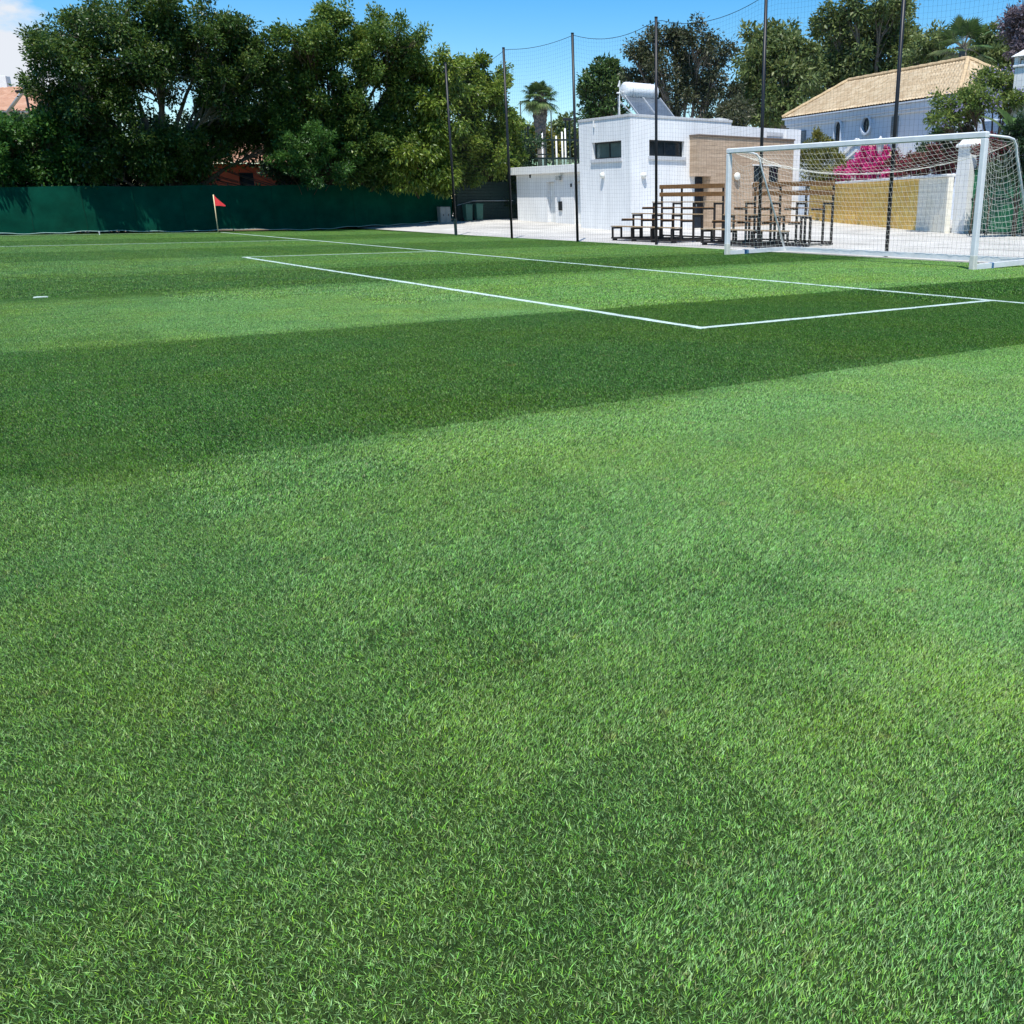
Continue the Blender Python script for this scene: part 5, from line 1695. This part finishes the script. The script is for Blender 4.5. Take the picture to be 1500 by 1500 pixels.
# palms
def fan_palm(u, vtop, vcrown, D, label, rad, nf, skirt=None, seed=3, trunk_r=.2, span=115, droop=.42):
    b = basept(u, D, .3)
    c = P(u, vcrown, D=D)
    b = (c[0], c[1], .3)
    e = empty("fan_palm", b, 0, label, "palm", "fan palms")
    g = np.random.default_rng(seed)
    hub = np.array([0, 0, c[2] - b[2]])
    MB().tube([(0, 0, -.1), hub * .5 + [.05, 0, 0], hub], [trunk_r * 1.2, trunk_r, trunk_r], 12).build("trunk", M['bark'], e, True)
    Vs, Fs, Ts, off = [], [], [], 0
    pet = MB()
    for k in range(nf):
        a = k * 2.399963 + g.normal(0, .15)
        el = R(78) - (k / nf) * R(span) + g.normal(0, .08)
        d = np.array([math.cos(a) * math.cos(el), math.sin(a) * math.cos(el), math.sin(el)])
        pl_ = rad * g.uniform(.42, .56)
        p0 = hub; p1 = hub + d * pl_ * .6; p2 = hub + d * pl_ + np.array([0, 0, -.12 * pl_])
        pet.tube([p0, p1, p2], [.035, .025, .018], 5, caps=False)
        sd = np.cross(d, [0, 0, 1.]); sd /= np.linalg.norm(sd) + 1e-9
        upv = np.cross(sd, d)
        nl = 26
        tb_ = g.uniform(.1, .8) if el > -.2 else g.uniform(.5, 1.)
        for j in range(nl):
            th_ = (j / (nl - 1) - .5) * R(215)
            dl = d * math.cos(th_) + sd * math.sin(th_)
            L = rad * .62 * (1 - .25 * abs(th_) / 1.9) * g.uniform(.9, 1.08)
            w_ = L * .045
            sdl = np.cross(dl, upv); sdl /= np.linalg.norm(sdl) + 1e-9
            q0 = p2; q1 = p2 + dl * L * .55 - np.array([0, 0, droop * .25 * L]); q2 = p2 + dl * L * .95 - np.array([0, 0, droop * L])
            V = [q0, q1 + sdl * w_, q1 - sdl * w_ + upv * w_ * .5, q2]
            Vs += V; Fs += [(off, off + 1, off + 2), (off + 1, off + 3, off + 2)]; Ts += [np.clip(tb_ + g.normal(0, .12), 0, 1)] * 4
            off += 4
    np_mesh("fronds", np.array(Vs), np.array(Fs), LF['palm'], e, np.array(Ts))
    pet.build("stalks", M['palm_skirt'], e)
    if skirt:
        sm = MB()
        (v1, w0, w1) = skirt
        s_ = D / 1483
        zb = P(u, v1, D=D)[2] - b[2]
        n = 170
        for k in range(n):
            a = k * 2.39996; t = (k % 10) / 10
            z0_ = hub[2] - .1 - (hub[2] - zb) * t * .8
            r_ = (w0 + (w1 - w0) * t) * s_ * .5 * g.uniform(.75, 1.05)
            L = (hub[2] - zb) * g.uniform(.18, .30)
            sm.tube([(math.cos(a) * r_ * .6, math.sin(a) * r_ * .6, z0_), (math.cos(a) * r_, math.sin(a) * r_, z0_ - L * .5), (math.cos(a) * r_ * .92, math.sin(a) * r_ * .92, z0_ - L)], [.10, .17, .03], 4, caps=False)
        sm.lathe((0, 0, zb), [(trunk_r, -.2), (w1 * s_ * .42, .25), (w0 * s_ * .44, (hub[2] - zb) * .95), (.1, hub[2] - zb)], 18)
        sm.build("dry_skirt", M['palm_skirt'], e)
    return e
fan_palm(790, 120, 143, 76, "shaggy fan palm with a thick skirt of dry fronds, left of the clubhouse", 1.55, 34, (208, 19, 9), 4, .32)
fan_palm(1411, 25, 70, 62, "green fan palm with open fronds above the white house roof ridge", 2.1, 20, None, 5, .22, 100, .22)

# ------------------------------------------------------------------ origins: put every empty that still sits at 0,0,0 at its thing's base
bpy.context.view_layer.update()
for o in list(S.objects):
    if o.type == 'EMPTY' and o.parent is None and o.location.length < .5 and abs(o.rotation_euler.z) < 1e-6 and o.children:
        pts = [Vector(c) for ch in o.children_recursive if ch.type == 'MESH' for c in ch.bound_box]
        if not pts: continue
        L = Vector(((min(p.x for p in pts) + max(p.x for p in pts)) / 2, (min(p.y for p in pts) + max(p.y for p in pts)) / 2, min(p.z for p in pts)))
        o.location = L
        for ch in o.children:
            ch.location = ch.location - L
